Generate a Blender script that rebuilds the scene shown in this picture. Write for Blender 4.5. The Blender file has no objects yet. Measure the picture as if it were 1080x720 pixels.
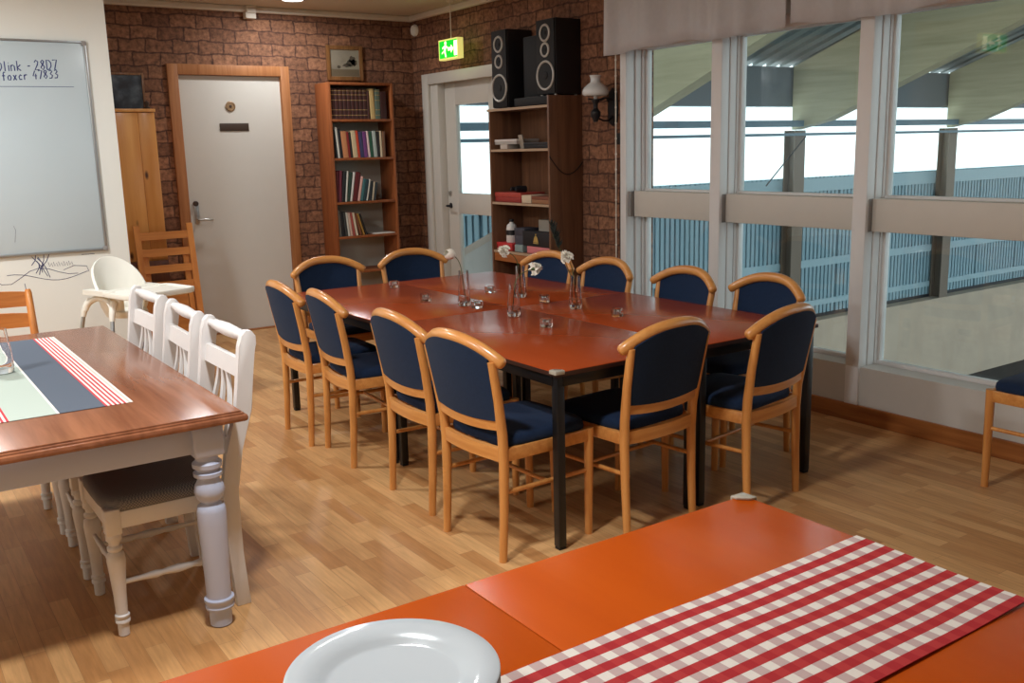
import bpy, bmesh, math, random
from mathutils import Vector, Matrix
R = math.radians
random.seed(7)
scene = bpy.context.scene
COL = scene.collection

# ------------------------------------------------------------------ camera, world, light, exposure
F_PX, YAW, PITCH, ROLL = 1008.296, R(34.22848), R(11.39539), R(-1.45310)
fwd = Vector((math.sin(YAW)*math.cos(PITCH), math.cos(YAW)*math.cos(PITCH), -math.sin(PITCH)))
rgt = Vector((math.cos(YAW), -math.sin(YAW), 0))
upv = rgt.cross(fwd)
c_, s_ = math.cos(ROLL), math.sin(ROLL)
r2 = c_*rgt + s_*upv
u2 = -s_*rgt + c_*upv
cam_d = bpy.data.cameras.new('camera')
cam = bpy.data.objects.new('camera', cam_d)
COL.objects.link(cam)
cam.matrix_world = Matrix(((r2.x, u2.x, -fwd.x, 0), (r2.y, u2.y, -fwd.y, 0), (r2.z, u2.z, -fwd.z, 1.55), (0, 0, 0, 1)))
cam_d.sensor_width = 36.0
cam_d.lens = 36.0*F_PX/1080.0
cam_d.clip_start = 0.05
scene.camera = cam

scene.view_settings.view_transform = 'Standard'
scene.view_settings.look = 'None'
scene.view_settings.exposure = 0.0
scene.view_settings.gamma = 1.0
scene.view_settings.use_curve_mapping = False
scene.cycles.use_denoising = True
scene.cycles.max_bounces = 10
scene.cycles.transparent_max_bounces = 16
scene.cycles.caustics_reflective = False
scene.cycles.caustics_refractive = False
scene.cycles.sample_clamp_indirect = 6.0

world = bpy.data.worlds.new('overcast_sky')
scene.world = world
world.use_nodes = True
bgn = world.node_tree.nodes['Background']
bgn.inputs['Color'].default_value = (0.90, 0.975, 1.0, 1)
bgn.inputs['Strength'].default_value = 2.1

LAMPS = [  # ceiling lamps of the room, with added fill: x, y, power, radius
    (0.75, 2.25, 50.0, 0.13),
    (0.15, 5.60, 62.0, 0.16),
    (-1.3, 3.2, 66.0, 0.22),
    (3.215, 7.80, 16.0, 0.085),
    (2.3, 6.1, 10.0, 0.12),  # unseen lamp, added to brighten the far right of the room
]
for i, (lx, ly, pw, rad) in enumerate(LAMPS):
    ld = bpy.data.lights.new('ceiling_and_fill_light', 'AREA')
    ld.shape = 'DISK'
    ld.size = rad*2
    ld.energy = pw
    ld.color = (0.965, 0.99, 1.0)
    lo = bpy.data.objects.new('ceiling_and_fill_light', ld)
    lo.location = (lx, ly, 2.772)
    COL.objects.link(lo)

# ------------------------------------------------------------------ materials
def s2l(c):
    return tuple(((v/255.0)/12.92 if v/255.0 <= 0.04045 else ((v/255.0+0.055)/1.055)**2.4) for v in c)

MATS = {}
def new_mat(name):
    m = bpy.data.materials.new(name)
    m.use_nodes = True
    nt = m.node_tree
    return m, nt, nt.nodes['Principled BSDF']

def N(nt, t, **kw):
    n = nt.nodes.new(t)
    for k, v in kw.items():
        if k.startswith('_'):
            setattr(n, k[1:], v)
        else:
            n.inputs[k].default_value = v
    return n

def plain(name, rgb, rough=0.5, metal=0.0, spec=0.5, noise=0.06, nscale=12.0, bump=0.0, coat=0.0, sheen=0.0):
    """Principled with a slight procedural mottling so nothing is dead flat."""
    if name in MATS: return MATS[name]
    m, nt, b = new_mat(name)
    col = s2l(rgb)
    tc = N(nt, 'ShaderNodeTexCoord')
    nz = N(nt, 'ShaderNodeTexNoise', Scale=nscale, Detail=4.0)
    nt.links.new(tc.outputs['Object'], nz.inputs['Vector'])
    mx = N(nt, 'ShaderNodeMix', _data_type='RGBA')
    mx.inputs[6].default_value = tuple(min(1, v*(1-noise)) for v in col)+(1,)
    mx.inputs[7].default_value = tuple(min(1, v*(1+noise)) for v in col)+(1,)
    nt.links.new(nz.outputs['Fac'], mx.inputs[0])
    nt.links.new(mx.outputs[2], b.inputs['Base Color'])
    b.inputs['Roughness'].default_value = rough
    b.inputs['Metallic'].default_value = metal
    b.inputs['Specular IOR Level'].default_value = spec
    b.inputs['Coat Weight'].default_value = coat
    b.inputs['Coat Roughness'].default_value = 0.12
    b.inputs['Sheen Weight'].default_value = sheen
    if bump:
        bp = N(nt, 'ShaderNodeBump', Strength=bump, Distance=0.004)
        n2 = N(nt, 'ShaderNodeTexNoise', Scale=nscale*6, Detail=3.0)
        nt.links.new(tc.outputs['Object'], n2.inputs['Vector'])
        nt.links.new(n2.outputs['Fac'], bp.inputs['Height'])
        nt.links.new(bp.outputs['Normal'], b.inputs['Normal'])
    MATS[name] = m
    return m

def wood(name, light, dark, axis='Z', scale=1.0, rough=0.38, coat=0.15, knots=False, spec=0.5, bump=0.05):
    """Wood with grain stretched along one object axis."""
    if name in MATS: return MATS[name]
    m, nt, b = new_mat(name)
    tc = N(nt, 'ShaderNodeTexCoord')
    mp = N(nt, 'ShaderNodeMapping')
    st = {'X': (1.2, 22, 22), 'Y': (22, 1.2, 22), 'Z': (22, 22, 1.2)}[axis]
    mp.inputs['Scale'].default_value = tuple(v*scale for v in st)
    nt.links.new(tc.outputs['Object'], mp.inputs['Vector'])
    n1 = N(nt, 'ShaderNodeTexNoise', Scale=1.6, Detail=6.0, Roughness=0.6, Distortion=0.4)
    nt.links.new(mp.outputs['Vector'], n1.inputs['Vector'])
    rp = N(nt, 'ShaderNodeValToRGB')
    rp.color_ramp.elements[0].position = 0.30
    rp.color_ramp.elements[0].color = s2l(dark)+(1,)
    rp.color_ramp.elements[1].position = 0.68
    rp.color_ramp.elements[1].color = s2l(light)+(1,)
    nt.links.new(n1.outputs['Fac'], rp.inputs['Fac'])
    out = rp.outputs['Color']
    if knots:
        vo = N(nt, 'ShaderNodeTexVoronoi', Scale=3.2)
        mk = N(nt, 'ShaderNodeMapping')
        mk.inputs['Scale'].default_value = {'Z': (2.4, 2.4, 1.0), 'X': (1.0, 2.4, 2.4), 'Y': (2.4, 1.0, 2.4)}[axis]
        nt.links.new(tc.outputs['Object'], mk.inputs['Vector'])
        nt.links.new(mk.outputs['Vector'], vo.inputs['Vector'])
        r2_ = N(nt, 'ShaderNodeValToRGB')
        r2_.color_ramp.elements[0].position = 0.06; r2_.color_ramp.elements[0].color = (1, 1, 1, 1)
        r2_.color_ramp.elements[1].position = 0.14; r2_.color_ramp.elements[1].color = (0, 0, 0, 1)
        nt.links.new(vo.outputs['Distance'], r2_.inputs['Fac'])
        mx = N(nt, 'ShaderNodeMix', _data_type='RGBA')
        mx.inputs[7].default_value = s2l((84, 44, 22))+(1,)
        nt.links.new(r2_.outputs['Color'], mx.inputs[0])
        nt.links.new(out, mx.inputs[6])
        out = mx.outputs[2]
    nt.links.new(out, b.inputs['Base Color'])
    b.inputs['Roughness'].default_value = rough
    b.inputs['Specular IOR Level'].default_value = spec
    b.inputs['Coat Weight'].default_value = coat
    b.inputs['Coat Roughness'].default_value = 0.15
    bp = N(nt, 'ShaderNodeBump', Strength=bump, Distance=0.002)
    nt.links.new(n1.outputs['Fac'], bp.inputs['Height'])
    nt.links.new(bp.outputs['Normal'], b.inputs['Normal'])
    MATS[name] = m
    return m

def brickwall(name, horiz):
    m, nt, b = new_mat(name)
    tc = N(nt, 'ShaderNodeTexCoord')
    sx = N(nt, 'ShaderNodeSeparateXYZ')
    nt.links.new(tc.outputs['Object'], sx.inputs[0])
    cb = N(nt, 'ShaderNodeCombineXYZ')
    nt.links.new(sx.outputs[horiz], cb.inputs[0])
    nt.links.new(sx.outputs['Z'], cb.inputs[1])
    # wobble the joints
    nz = N(nt, 'ShaderNodeTexNoise', Scale=9.0, Detail=3.0)
    nt.links.new(cb.outputs[0], nz.inputs['Vector'])
    sub = N(nt, 'ShaderNodeVectorMath', _operation='SUBTRACT')
    sub.inputs[1].default_value = (0.5, 0.5, 0.5)
    nt.links.new(nz.outputs['Color'], sub.inputs[0])
    scl = N(nt, 'ShaderNodeVectorMath', _operation='SCALE')
    scl.inputs['Scale'].default_value = 0.045
    nt.links.new(sub.outputs[0], scl.inputs[0])
    add = N(nt, 'ShaderNodeVectorMath', _operation='ADD')
    nt.links.new(cb.outputs[0], add.inputs[0]); nt.links.new(scl.outputs[0], add.inputs[1])
    br = N(nt, 'ShaderNodeTexBrick', Scale=1.0)
    br.inputs['Brick Width'].default_value = 0.215
    br.inputs['Row Height'].default_value = 0.104
    br.inputs['Mortar Size'].default_value = 0.011
    br.inputs['Mortar Smooth'].default_value = 0.9
    br.inputs['Bias'].default_value = 0.0
    br.inputs['Color1'].default_value = s2l((152, 110, 84))+(1,)
    br.inputs['Color2'].default_value = s2l((118, 83, 64))+(1,)
    br.inputs['Mortar'].default_value = s2l((86, 60, 50))+(1,)
    nt.links.new(add.outputs[0], br.inputs['Vector'])
    n2 = N(nt, 'ShaderNodeTexNoise', Scale=26.0, Detail=5.0, Roughness=0.65)
    nt.links.new(cb.outputs[0], n2.inputs['Vector'])
    rp = N(nt, 'ShaderNodeValToRGB')
    rp.color_ramp.elements[0].position = 0.32; rp.color_ramp.elements[0].color = (0.42, 0.40, 0.42, 1)
    rp.color_ramp.elements[1].position = 0.66; rp.color_ramp.elements[1].color = (1.25, 1.2, 1.15, 1)
    nt.links.new(n2.outputs['Fac'], rp.inputs['Fac'])
    mu = N(nt, 'ShaderNodeMix', _data_type='RGBA', _blend_type='MULTIPLY')
    mu.inputs[0].default_value = 1.0
    nt.links.new(br.outputs['Color'], mu.inputs[6]); nt.links.new(rp.outputs['Color'], mu.inputs[7])
    nt.links.new(mu.outputs[2], b.inputs['Base Color'])
    b.inputs['Roughness'].default_value = 0.8
    b.inputs['Specular IOR Level'].default_value = 0.25
    bp = N(nt, 'ShaderNodeBump', Strength=0.2, Distance=0.006)
    inv = N(nt, 'ShaderNodeMath', _operation='SUBTRACT'); inv.inputs[0].default_value = 1.0
    nt.links.new(br.outputs['Fac'], inv.inputs[1])
    nt.links.new(inv.outputs[0], bp.inputs['Height'])
    nt.links.new(bp.outputs['Normal'], b.inputs['Normal'])
    return m

def floor_mat():
    m, nt, b = new_mat('beech_strip_laminate')
    tc = N(nt, 'ShaderNodeTexCoord')
    sx = N(nt, 'ShaderNodeSeparateXYZ'); nt.links.new(tc.outputs['Object'], sx.inputs[0])
    cb = N(nt, 'ShaderNodeCombineXYZ')
    nt.links.new(sx.outputs['Y'], cb.inputs[0]); nt.links.new(sx.outputs['X'], cb.inputs[1])
    br = N(nt, 'ShaderNodeTexBrick', Scale=1.0)
    br.offset = 0.37; br.offset_frequency = 2; br.squash = 0.8; br.squash_frequency = 3
    br.inputs['Brick Width'].default_value = 0.42
    br.inputs['Row Height'].default_value = 0.066
    br.inputs['Mortar Size'].default_value = 0.0008
    br.inputs['Mortar Smooth'].default_value = 0.2
    br.inputs['Color1'].default_value = s2l((222, 174, 118))+(1,)
    br.inputs['Color2'].default_value = s2l((188, 134, 82))+(1,)
    br.inputs['Mortar'].default_value = s2l((172, 126, 82))+(1,)
    nt.links.new(cb.outputs[0], br.inputs['Vector'])
    mp = N(nt, 'ShaderNodeMapping'); mp.inputs['Scale'].default_value = (70, 5, 1)
    nt.links.new(tc.outputs['Object'], mp.inputs['Vector'])
    nz = N(nt, 'ShaderNodeTexNoise', Scale=1.0, Detail=5.0, Roughness=0.6)
    nt.links.new(mp.outputs['Vector'], nz.inputs['Vector'])
    rp = N(nt, 'ShaderNodeValToRGB')
    rp.color_ramp.elements[0].position = 0.3; rp.color_ramp.elements[0].color = (0.80, 0.78, 0.75, 1)
    rp.color_ramp.elements[1].position = 0.7; rp.color_ramp.elements[1].color = (1.08, 1.08, 1.08, 1)
    nt.links.new(nz.outputs['Fac'], rp.inputs['Fac'])
    mu = N(nt, 'ShaderNodeMix', _data_type='RGBA', _blend_type='MULTIPLY'); mu.inputs[0].default_value = 1.0
    nt.links.new(br.outputs['Color'], mu.inputs[6]); nt.links.new(rp.outputs['Color'], mu.inputs[7])
    nt.links.new(mu.outputs[2], b.inputs['Base Color'])
    b.inputs['Roughness'].default_value = 0.44
    b.inputs['Specular IOR Level'].default_value = 0.45
    return m

def glass_sheet(name, tint):
    """Flat pane: see-through with a Schlick reflection."""
    m = bpy.data.materials.new(name); m.use_nodes = True
    nt = m.node_tree; nt.nodes.clear()
    out = N(nt, 'ShaderNodeOutputMaterial')
    tr = N(nt, 'ShaderNodeBsdfTransparent'); tr.inputs['Color'].default_value = tint+(1,)
    gl = N(nt, 'ShaderNodeBsdfGlossy', Roughness=0.0)
    lw = N(nt, 'ShaderNodeLayerWeight', Blend=0.5)
    pw = N(nt, 'ShaderNodeMath', _operation='POWER'); pw.inputs[1].default_value = 5.0
    ma = N(nt, 'ShaderNodeMath', _operation='MULTIPLY_ADD'); ma.inputs[1].default_value = 0.95; ma.inputs[2].default_value = 0.045
    mx = N(nt, 'ShaderNodeMixShader')
    nt.links.new(lw.outputs['Facing'], pw.inputs[0]); nt.links.new(pw.outputs[0], ma.inputs[0])
    nt.links.new(ma.outputs[0], mx.inputs[0]); nt.links.new(tr.outputs[0], mx.inputs[1]); nt.links.new(gl.outputs[0], mx.inputs[2])
    nt.links.new(mx.outputs[0], out.inputs['Surface'])
    return m

def clear_glass(name, tint=(1, 1, 1), rough=0.0):
    m, nt, b = new_mat(name)
    b.inputs['Base Color'].default_value = tint+(1,)
    b.inputs['Transmission Weight'].default_value = 1.0
    b.inputs['Roughness'].default_value = rough
    b.inputs['IOR'].default_value = 1.47
    return m

def emit(name, rgb, strength):
    m, nt, b = new_mat(name)
    b.inputs['Base Color'].default_value = s2l(rgb)+(1,)
    b.inputs['Emission Color'].default_value = s2l(rgb)+(1,)
    b.inputs['Emission Strength'].default_value = strength
    return m

M_brickA = brickwall('brick_pattern_back', 'X')
M_brickB = brickwall('brick_pattern_right', 'Y')
M_floor = floor_mat()
M_white = plain('white_wall_paint', (226, 228, 222), 0.75, noise=0.03, nscale=4)
M_ceil = plain('ceiling_paint', (206, 196, 180), 0.9, noise=0.05, nscale=30, bump=0.2)
M_corn = plain('cornice_paint', (216, 208, 196), 0.7, noise=0.05, nscale=20)
M_sillw = plain('parapet_paint', (206, 204, 198), 0.7, noise=0.04)
M_frame = plain('window_frame_paint', (224, 222, 220), 0.45, noise=0.03)
M_rail = plain('transom_paint', (204, 198, 188), 0.5, noise=0.03)
M_block = plain('grey_cap_and_shade_paint', (140, 138, 136), 0.6, noise=0.03)  # board corner caps, and shade painted beside the window transoms
M_base = wood('baseboard_wood', (176, 112, 58), (140, 82, 38), 'Y', 1.0)
M_baseX = wood('baseboard_wood_x', (176, 112, 58), (140, 82, 38), 'X', 1.0)
M_doorframe = wood('door_frame_wood', (176, 120, 76), (148, 94, 56), 'Z', 1.0, 0.55, 0.0, spec=0.3)
M_doorframeX = wood('door_head_wood', (176, 120, 76), (148, 94, 56), 'X', 1.0, 0.55, 0.0, spec=0.3)
M_doorpaint = plain('door_paint', (206, 202, 194), 0.5, noise=0.02)
M_doorwhite = plain('exit_door_paint', (204, 200, 192), 0.45, noise=0.03)
M_steel = plain('brushed_steel', (190, 190, 188), 0.3, 1.0)
M_brass = plain('dull_brass', (150, 122, 90), 0.45, 0.2)
M_brown = plain('dark_brown_plate', (62, 46, 36), 0.5)
M_beech = wood('chair_beech', (222, 158, 88), (196, 126, 62), 'Z', 1.0, 0.32, 0.4)
M_beechX = wood('chair_beech_across', (222, 158, 88), (196, 126, 62), 'X', 1.0, 0.32, 0.4)
M_navy = plain('navy_upholstery', (28, 44, 70), 0.95, noise=0.25, nscale=90, bump=0.25, sheen=0.05, spec=0.15)
M_cherry = wood('orange_cherry_laminate', (188, 80, 14), (182, 75, 11), 'Y', 0.35, 0.25, 0.0, spec=0.3, bump=0.004)
M_cherryred = wood('red_cherry_laminate', (166, 70, 30), (160, 65, 26), 'Y', 0.35, 0.22, 0.0, spec=0.45, bump=0.004)
M_black = plain('black_painted_steel', (22, 22, 24), 0.4)
M_edge = plain('dark_table_edge', (58, 30, 20), 0.5)
M_pine = wood('honey_pine', (226, 164, 92), (206, 138, 68), 'Z', 0.45, 0.4, 0.2, knots=True)
M_pinedark = wood('dark_brown_pine', (112, 60, 30), (80, 40, 22), 'Z', 0.8, 0.5)
M_ladder = wood('ladderback_pine', (212, 140, 70), (186, 112, 52), 'Z', 0.7, 0.38, 0.2)
M_ladderX = wood('ladderback_pine_across', (212, 140, 70), (186, 112, 52), 'X', 0.7, 0.38, 0.2)
M_shelf = wood('red_brown_shelf_veneer', (156, 92, 52), (126, 68, 36), 'Z', 0.8, 0.55, 0.0, spec=0.3)
M_walnut = wood('walnut_shelf_veneer', (126, 88, 62), (94, 62, 44), 'Z', 0.8, 0.45)
M_walnutY = wood('walnut_shelf_veneer_across', (130, 92, 66), (98, 66, 48), 'Y', 0.8, 0.45)
M_shelfback = plain('pale_shelf_back', (176, 172, 160), 0.7)
M_paintw = plain('white_chair_paint', (226, 224, 222), 0.42, noise=0.04, nscale=8)
M_tablew = plain('white_table_paint', (190, 198, 220), 0.45, noise=0.04, nscale=8)
M_mahog = wood('red_brown_varnish', (156, 100, 70), (118, 68, 44), 'Y', 0.55, 0.24, 0.2, bump=0.012)
M_plasticw = plain('white_plastic', (232, 230, 220), 0.4, noise=0.02)
M_alu = plain('aluminium', (176, 180, 182), 0.35, 0.85)
M_board = plain('whiteboard_enamel', (188, 202, 208), 0.25, noise=0.03, nscale=3)
M_ink = plain('blue_marker_ink', (36, 46, 110), 0.6)
M_pen = plain('dark_pen_ink', (50, 54, 96), 0.7)
M_blackbox = plain('speaker_black', (24, 24, 28), 0.45)
M_grille = plain('speaker_cone', (16, 16, 18), 0.7)
M_silver = plain('speaker_ring_silver', (190, 188, 182), 0.4, 0.2)
M_opal = plain('opal_glass', (216, 220, 220), 0.2, noise=0.02)
M_iron = plain('black_iron', (20, 22, 28), 0.5)
M_pane = glass_sheet('window_pane_glass', (0.93, 0.985, 0.99))
M_vase = clear_glass('clear_vase_glass')
M_guard = plain('clear_plastic_guard', (226, 218, 200), 0.15, coat=0.5)
M_guard.node_tree.nodes['Principled BSDF'].inputs['Transmission Weight'].default_value = 0.45
M_plate = plain('white_porcelain', (194, 203, 208), 0.12, noise=0.01, coat=0.5)
M_petal = plain('white_petal', (240, 236, 222), 0.7, noise=0.06, nscale=60)
M_stem = plain('green_stem', (74, 92, 52), 0.6, noise=0.2)
M_sprig = plain('dark_sprig', (26, 36, 30), 0.8, noise=0.3)
def fabric_mat(name, rgb, through):
    m = plain(name, rgb, 0.95, noise=0.08, nscale=40, spec=0.1)
    nt = m.node_tree
    out = nt.nodes['Material Output']; b = nt.nodes['Principled BSDF']
    t = N(nt, 'ShaderNodeBsdfTranslucent'); t.inputs['Color'].default_value = s2l(rgb)+(1,)
    mx = N(nt, 'ShaderNodeMixShader'); mx.inputs[0].default_value = through
    nt.links.new(b.outputs[0], mx.inputs[1]); nt.links.new(t.outputs[0], mx.inputs[2]); nt.links.new(mx.outputs[0], out.inputs['Surface'])
    return m
M_valance = fabric_mat('taupe_curtain_fabric', (230, 230, 232), 0.4)
M_cord = plain('white_cord', (216, 206, 190), 0.6)
M_cable = plain('black_cable', (20, 18, 18), 0.6)
M_gold = wood('gilt_frame', (140, 96, 56), (98, 64, 36), 'Z', 1.5, 0.35, 0.3)
# arena
M_conc = plain('grey_concrete', (182, 166, 148), 0.9, noise=0.2, nscale=2.5, bump=0.2)
M_clad = plain('pale_blue_steel_cladding', (134, 164, 176), 0.6, noise=0.04)
M_cladrail = plain('blue_steel_rail', (150, 178, 188), 0.5, noise=0.04)
M_roof = plain('grey_roof_steel', (124, 132, 130), 0.5, noise=0.08)
M_glulam = wood('glulam_timber', (198, 188, 154), (174, 164, 130), 'Y', 0.35, 0.6, 0.0)
M_col = plain('grey_brown_column_steel', (116, 102, 88), 0.6)
M_sand = plain('dark_arena_footing', (52, 50, 50), 0.95, noise=0.3, nscale=6)
M_beamsteel = plain('blue_grey_beam_steel', (86, 116, 132), 0.5)

def translucent_mat():
    m = bpy.data.materials.new('translucent_daylight_sheet'); m.use_nodes = True
    nt = m.node_tree; nt.nodes.clear()
    out = N(nt, 'ShaderNodeOutputMaterial')
    a = N(nt, 'ShaderNodeBsdfTranslucent'); a.inputs['Color'].default_value = (0.92, 0.98, 0.98, 1)
    b = N(nt, 'ShaderNodeBsdfTransparent'); b.inputs['Color'].default_value = (0.98, 1, 1, 1)
    mx = N(nt, 'ShaderNodeMixShader'); mx.inputs[0].default_value = 0.55
    nt.links.new(a.outputs[0], mx.inputs[1]); nt.links.new(b.outputs[0], mx.inputs[2])
    nt.links.new(mx.outputs[0], out.inputs['Surface'])
    return m
M_trans = translucent_mat()

# ------------------------------------------------------------------ mesh builder
class MB:
    def __init__(self):
        self.bm = bmesh.new()
    def _ids(self, faces, mi):
        for f in faces: f.material_index = mi
    def box(self, c, s, bev=0.0, mi=0, rot=None, seg=2):
        g = bmesh.ops.create_cube(self.bm, size=1.0)
        vs = g['verts']
        for v in vs:
            v.co = Vector((v.co.x*s[0], v.co.y*s[1], v.co.z*s[2]))
        if bev > 0:
            es = list({e for v in vs for e in v.link_edges})
            r = bmesh.ops.bevel(self.bm, geom=es, offset=min(bev, 0.49*min(s)), segments=seg, profile=0.5, affect='EDGES')
            vs = list({v for f in r['faces'] for v in f.verts})
        if rot is not None:
            for v in vs: v.co = rot @ v.co
        for v in vs: v.co += Vector(c)
        self._ids({f for v in vs for f in v.link_faces}, mi)
        return self
    def mm(self, x0, x1, y0, y1, z0, z1, bev=0.0, mi=0):
        return self.box(((x0+x1)/2, (y0+y1)/2, (z0+z1)/2), (abs(x1-x0), abs(y1-y0), abs(z1-z0)), bev, mi)
    def tube(self, pts, rad, seg=12, mi=0, closed=False, round_ends=False, squash=None):
        pts = [Vector(p) for p in pts]
        n = len(pts)
        rads = list(rad) if isinstance(rad, (list, tuple)) else [rad]*n
        if round_ends and not closed:
            d0 = (pts[0]-pts[1]).normalized(); d1 = (pts[-1]-pts[-2]).normalized()
            a, b = rads[0], rads[-1]
            pts = [pts[0]+d0*a*0.55, pts[0]+d0*a*0.4] + pts + [pts[-1]+d1*b*0.4, pts[-1]+d1*b*0.55]
            rads = [a*0.35, a*0.75] + rads + [b*0.75, b*0.35]
            n = len(pts)
        rings = []
        up = None
        for i, p in enumerate(pts):
            if closed: t = (pts[(i+1) % n]-pts[i-1]).normalized()
            elif i == 0: t = (pts[1]-pts[0]).normalized()
            elif i == n-1: t = (pts[-1]-pts[-2]).normalized()
            else: t = (pts[i+1]-pts[i-1]).normalized()
            if up is None:
                ref = Vector((0, 0, 1)) if abs(t.z) < 0.9 else Vector((0, 1, 0))
                up = (ref - t*ref.dot(t)).normalized()
            else:
                up = (up - t*up.dot(t)).normalized()
            sd = t.cross(up)
            ring = []
            for k in range(seg):
                a = 2*math.pi*k/seg
                q = up*math.cos(a)*rads[i] + sd*math.sin(a)*rads[i]
                if squash: q = Vector((q.x*squash[0], q.y*squash[1], q.z*squash[2]))
                ring.append(self.bm.verts.new(p+q))
            rings.append(ring)
        fs = []
        m = n if closed else n-1
        for i in range(m):
            A, B = rings[i], rings[(i+1) % n]
            for k in range(seg):
                fs.append(self.bm.faces.new((A[k], A[(k+1) % seg], B[(k+1) % seg], B[k])))
        if not closed:
            fs.append(self.bm.faces.new(list(reversed(rings[0]))))
            fs.append(self.bm.faces.new(rings[-1]))
        self._ids(fs, mi)
        return self
    def lathe(self, prof, c=(0, 0, 0), seg=24, mi=0, axis='Z', close=True):
        """prof: list of (radius, height) going up the outside (and down the inside)."""
        rings = []
        for r, z in prof:
            ring = []
            for k in range(seg):
                a = 2*math.pi*k/seg
                if axis == 'Z': p = (r*math.cos(a), r*math.sin(a), z)
                elif axis == 'X': p = (z, r*math.cos(a), r*math.sin(a))
                else: p = (r*math.cos(a), z, r*math.sin(a))
                ring.append(self.bm.verts.new(Vector(c)+Vector(p)))
            rings.append(ring)
        fs = []
        for A, B in zip(rings, rings[1:]):
            for k in range(seg):
                fs.append(self.bm.faces.new((A[k], A[(k+1) % seg], B[(k+1) % seg], B[k])))
        if close:
            fs.append(self.bm.faces.new(rings[0])); fs.append(self.bm.faces.new(rings[-1]))
        self._ids(fs, mi)
        return self
    def prism(self, poly, z0, z1, mi=0, bev=0.0, axis='Z'):
        """extrude a 2-D polygon; axis Z: (x,y) up, axis Y: (x,z) along y, axis X: (y,z) along x"""
        def P(u, v, w):
            return (u, v, w) if axis == 'Z' else ((u, w, v) if axis == 'Y' else (w, u, v))
        a = [self.bm.verts.new(P(u, v, z0)) for u, v in poly]
        b = [self.bm.verts.new(P(u, v, z1)) for u, v in poly]
        n = len(poly)
        fs = [self.bm.faces.new(a), self.bm.faces.new(list(reversed(b)))]
        for i in range(n):
            fs.append(self.bm.faces.new((a[i], b[i], b[(i+1) % n], a[(i+1) % n])))
        if bev > 0:
            es = list({e for f in fs for e in f.edges})
            r = bmesh.ops.bevel(self.bm, geom=es, offset=bev, segments=2, profile=0.5, affect='EDGES')
            fs = [f for f in r['faces']]
            vs = {v for v in a+b if v.is_valid} | {v for f in fs for v in f.verts}
            fs = list({f for v in vs for f in v.link_faces})
        self._ids(fs, mi)
        return self
    def sheet(self, fn, nu, nv, off, mi=0):
        """closed thick sheet: fn(u,v) in 0..1 -> point, off = thickness vector (or function)"""
        def mk(sgn):
            g = []
            for i in range(nu+1):
                row = []
                for j in range(nv+1):
                    u, v = i/nu, j/nv
                    o = off(u, v) if callable(off) else Vector(off)
                    row.append(self.bm.verts.new(Vector(fn(u, v))+o*(0.5*sgn)))
                g.append(row)
            return g
        A, B = mk(1), mk(-1)
        fs = []
        for i in range(nu):
            for j in range(nv):
                fs.append(self.bm.faces.new((A[i][j], A[i+1][j], A[i+1][j+1], A[i][j+1])))
                fs.append(self.bm.faces.new((B[i][j+1], B[i+1][j+1], B[i+1][j], B[i][j])))
        for i in range(nu):
            fs.append(self.bm.faces.new((A[i][0], B[i][0], B[i+1][0], A[i+1][0])))
            fs.append(self.bm.faces.new((A[i+1][nv], B[i+1][nv], B[i][nv], A[i][nv])))
        for j in range(nv):
            fs.append(self.bm.faces.new((A[0][j+1], B[0][j+1], B[0][j], A[0][j])))
            fs.append(self.bm.faces.new((A[nu][j], B[nu][j], B[nu][j+1], A[nu][j+1])))
        self._ids(fs, mi)
        return self
    def build(self, name, mats, parent=None, smooth=True, ang=40):
        bmesh.ops.recalc_face_normals(self.bm, faces=self.bm.faces)
        me = bpy.data.meshes.new(name)
        self.bm.to_mesh(me); self.bm.free()
        for m in (mats if isinstance(mats, (list, tuple)) else [mats]): me.materials.append(m)
        if smooth:
            me.polygons.foreach_set('use_smooth', [True]*len(me.polygons))
            me.set_sharp_from_angle(angle=R(ang))
        o = bpy.data.objects.new(name, me)
        COL.objects.link(o)
        if parent: o.parent = parent
        return o

def tag(o, label, cat, group=None, kind=None):
    if label: o['label'] = label
    if cat: o['category'] = cat
    if group: o['group'] = group
    if kind: o['kind'] = kind
    return o
def thing(name, label, cat, loc=(0, 0, 0), rz=0.0, group=None):
    o = bpy.data.objects.new(name, None)
    o.empty_display_size = 0.1
    COL.objects.link(o)
    o.location = loc; o.rotation_euler = (0, 0, rz)
    return tag(o, label, cat, group)
def structure(name, mb, mats, smooth=False):
    o = mb.build(name, mats, None, smooth); o['kind'] = 'structure'
    return o
def copy_tree(o, parent=None):
    c = o.copy(); COL.objects.link(c)
    if parent: c.parent = parent
    for ch in [x for x in bpy.data.objects if x.parent == o]:
        copy_tree(ch, c)
    return c
def dup(o, loc, rz, label, group=None):
    c = copy_tree(o)
    c.location = loc; c.rotation_euler = (0, 0, rz)
    c['label'] = label
    if group: c['group'] = group
    return c

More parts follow.
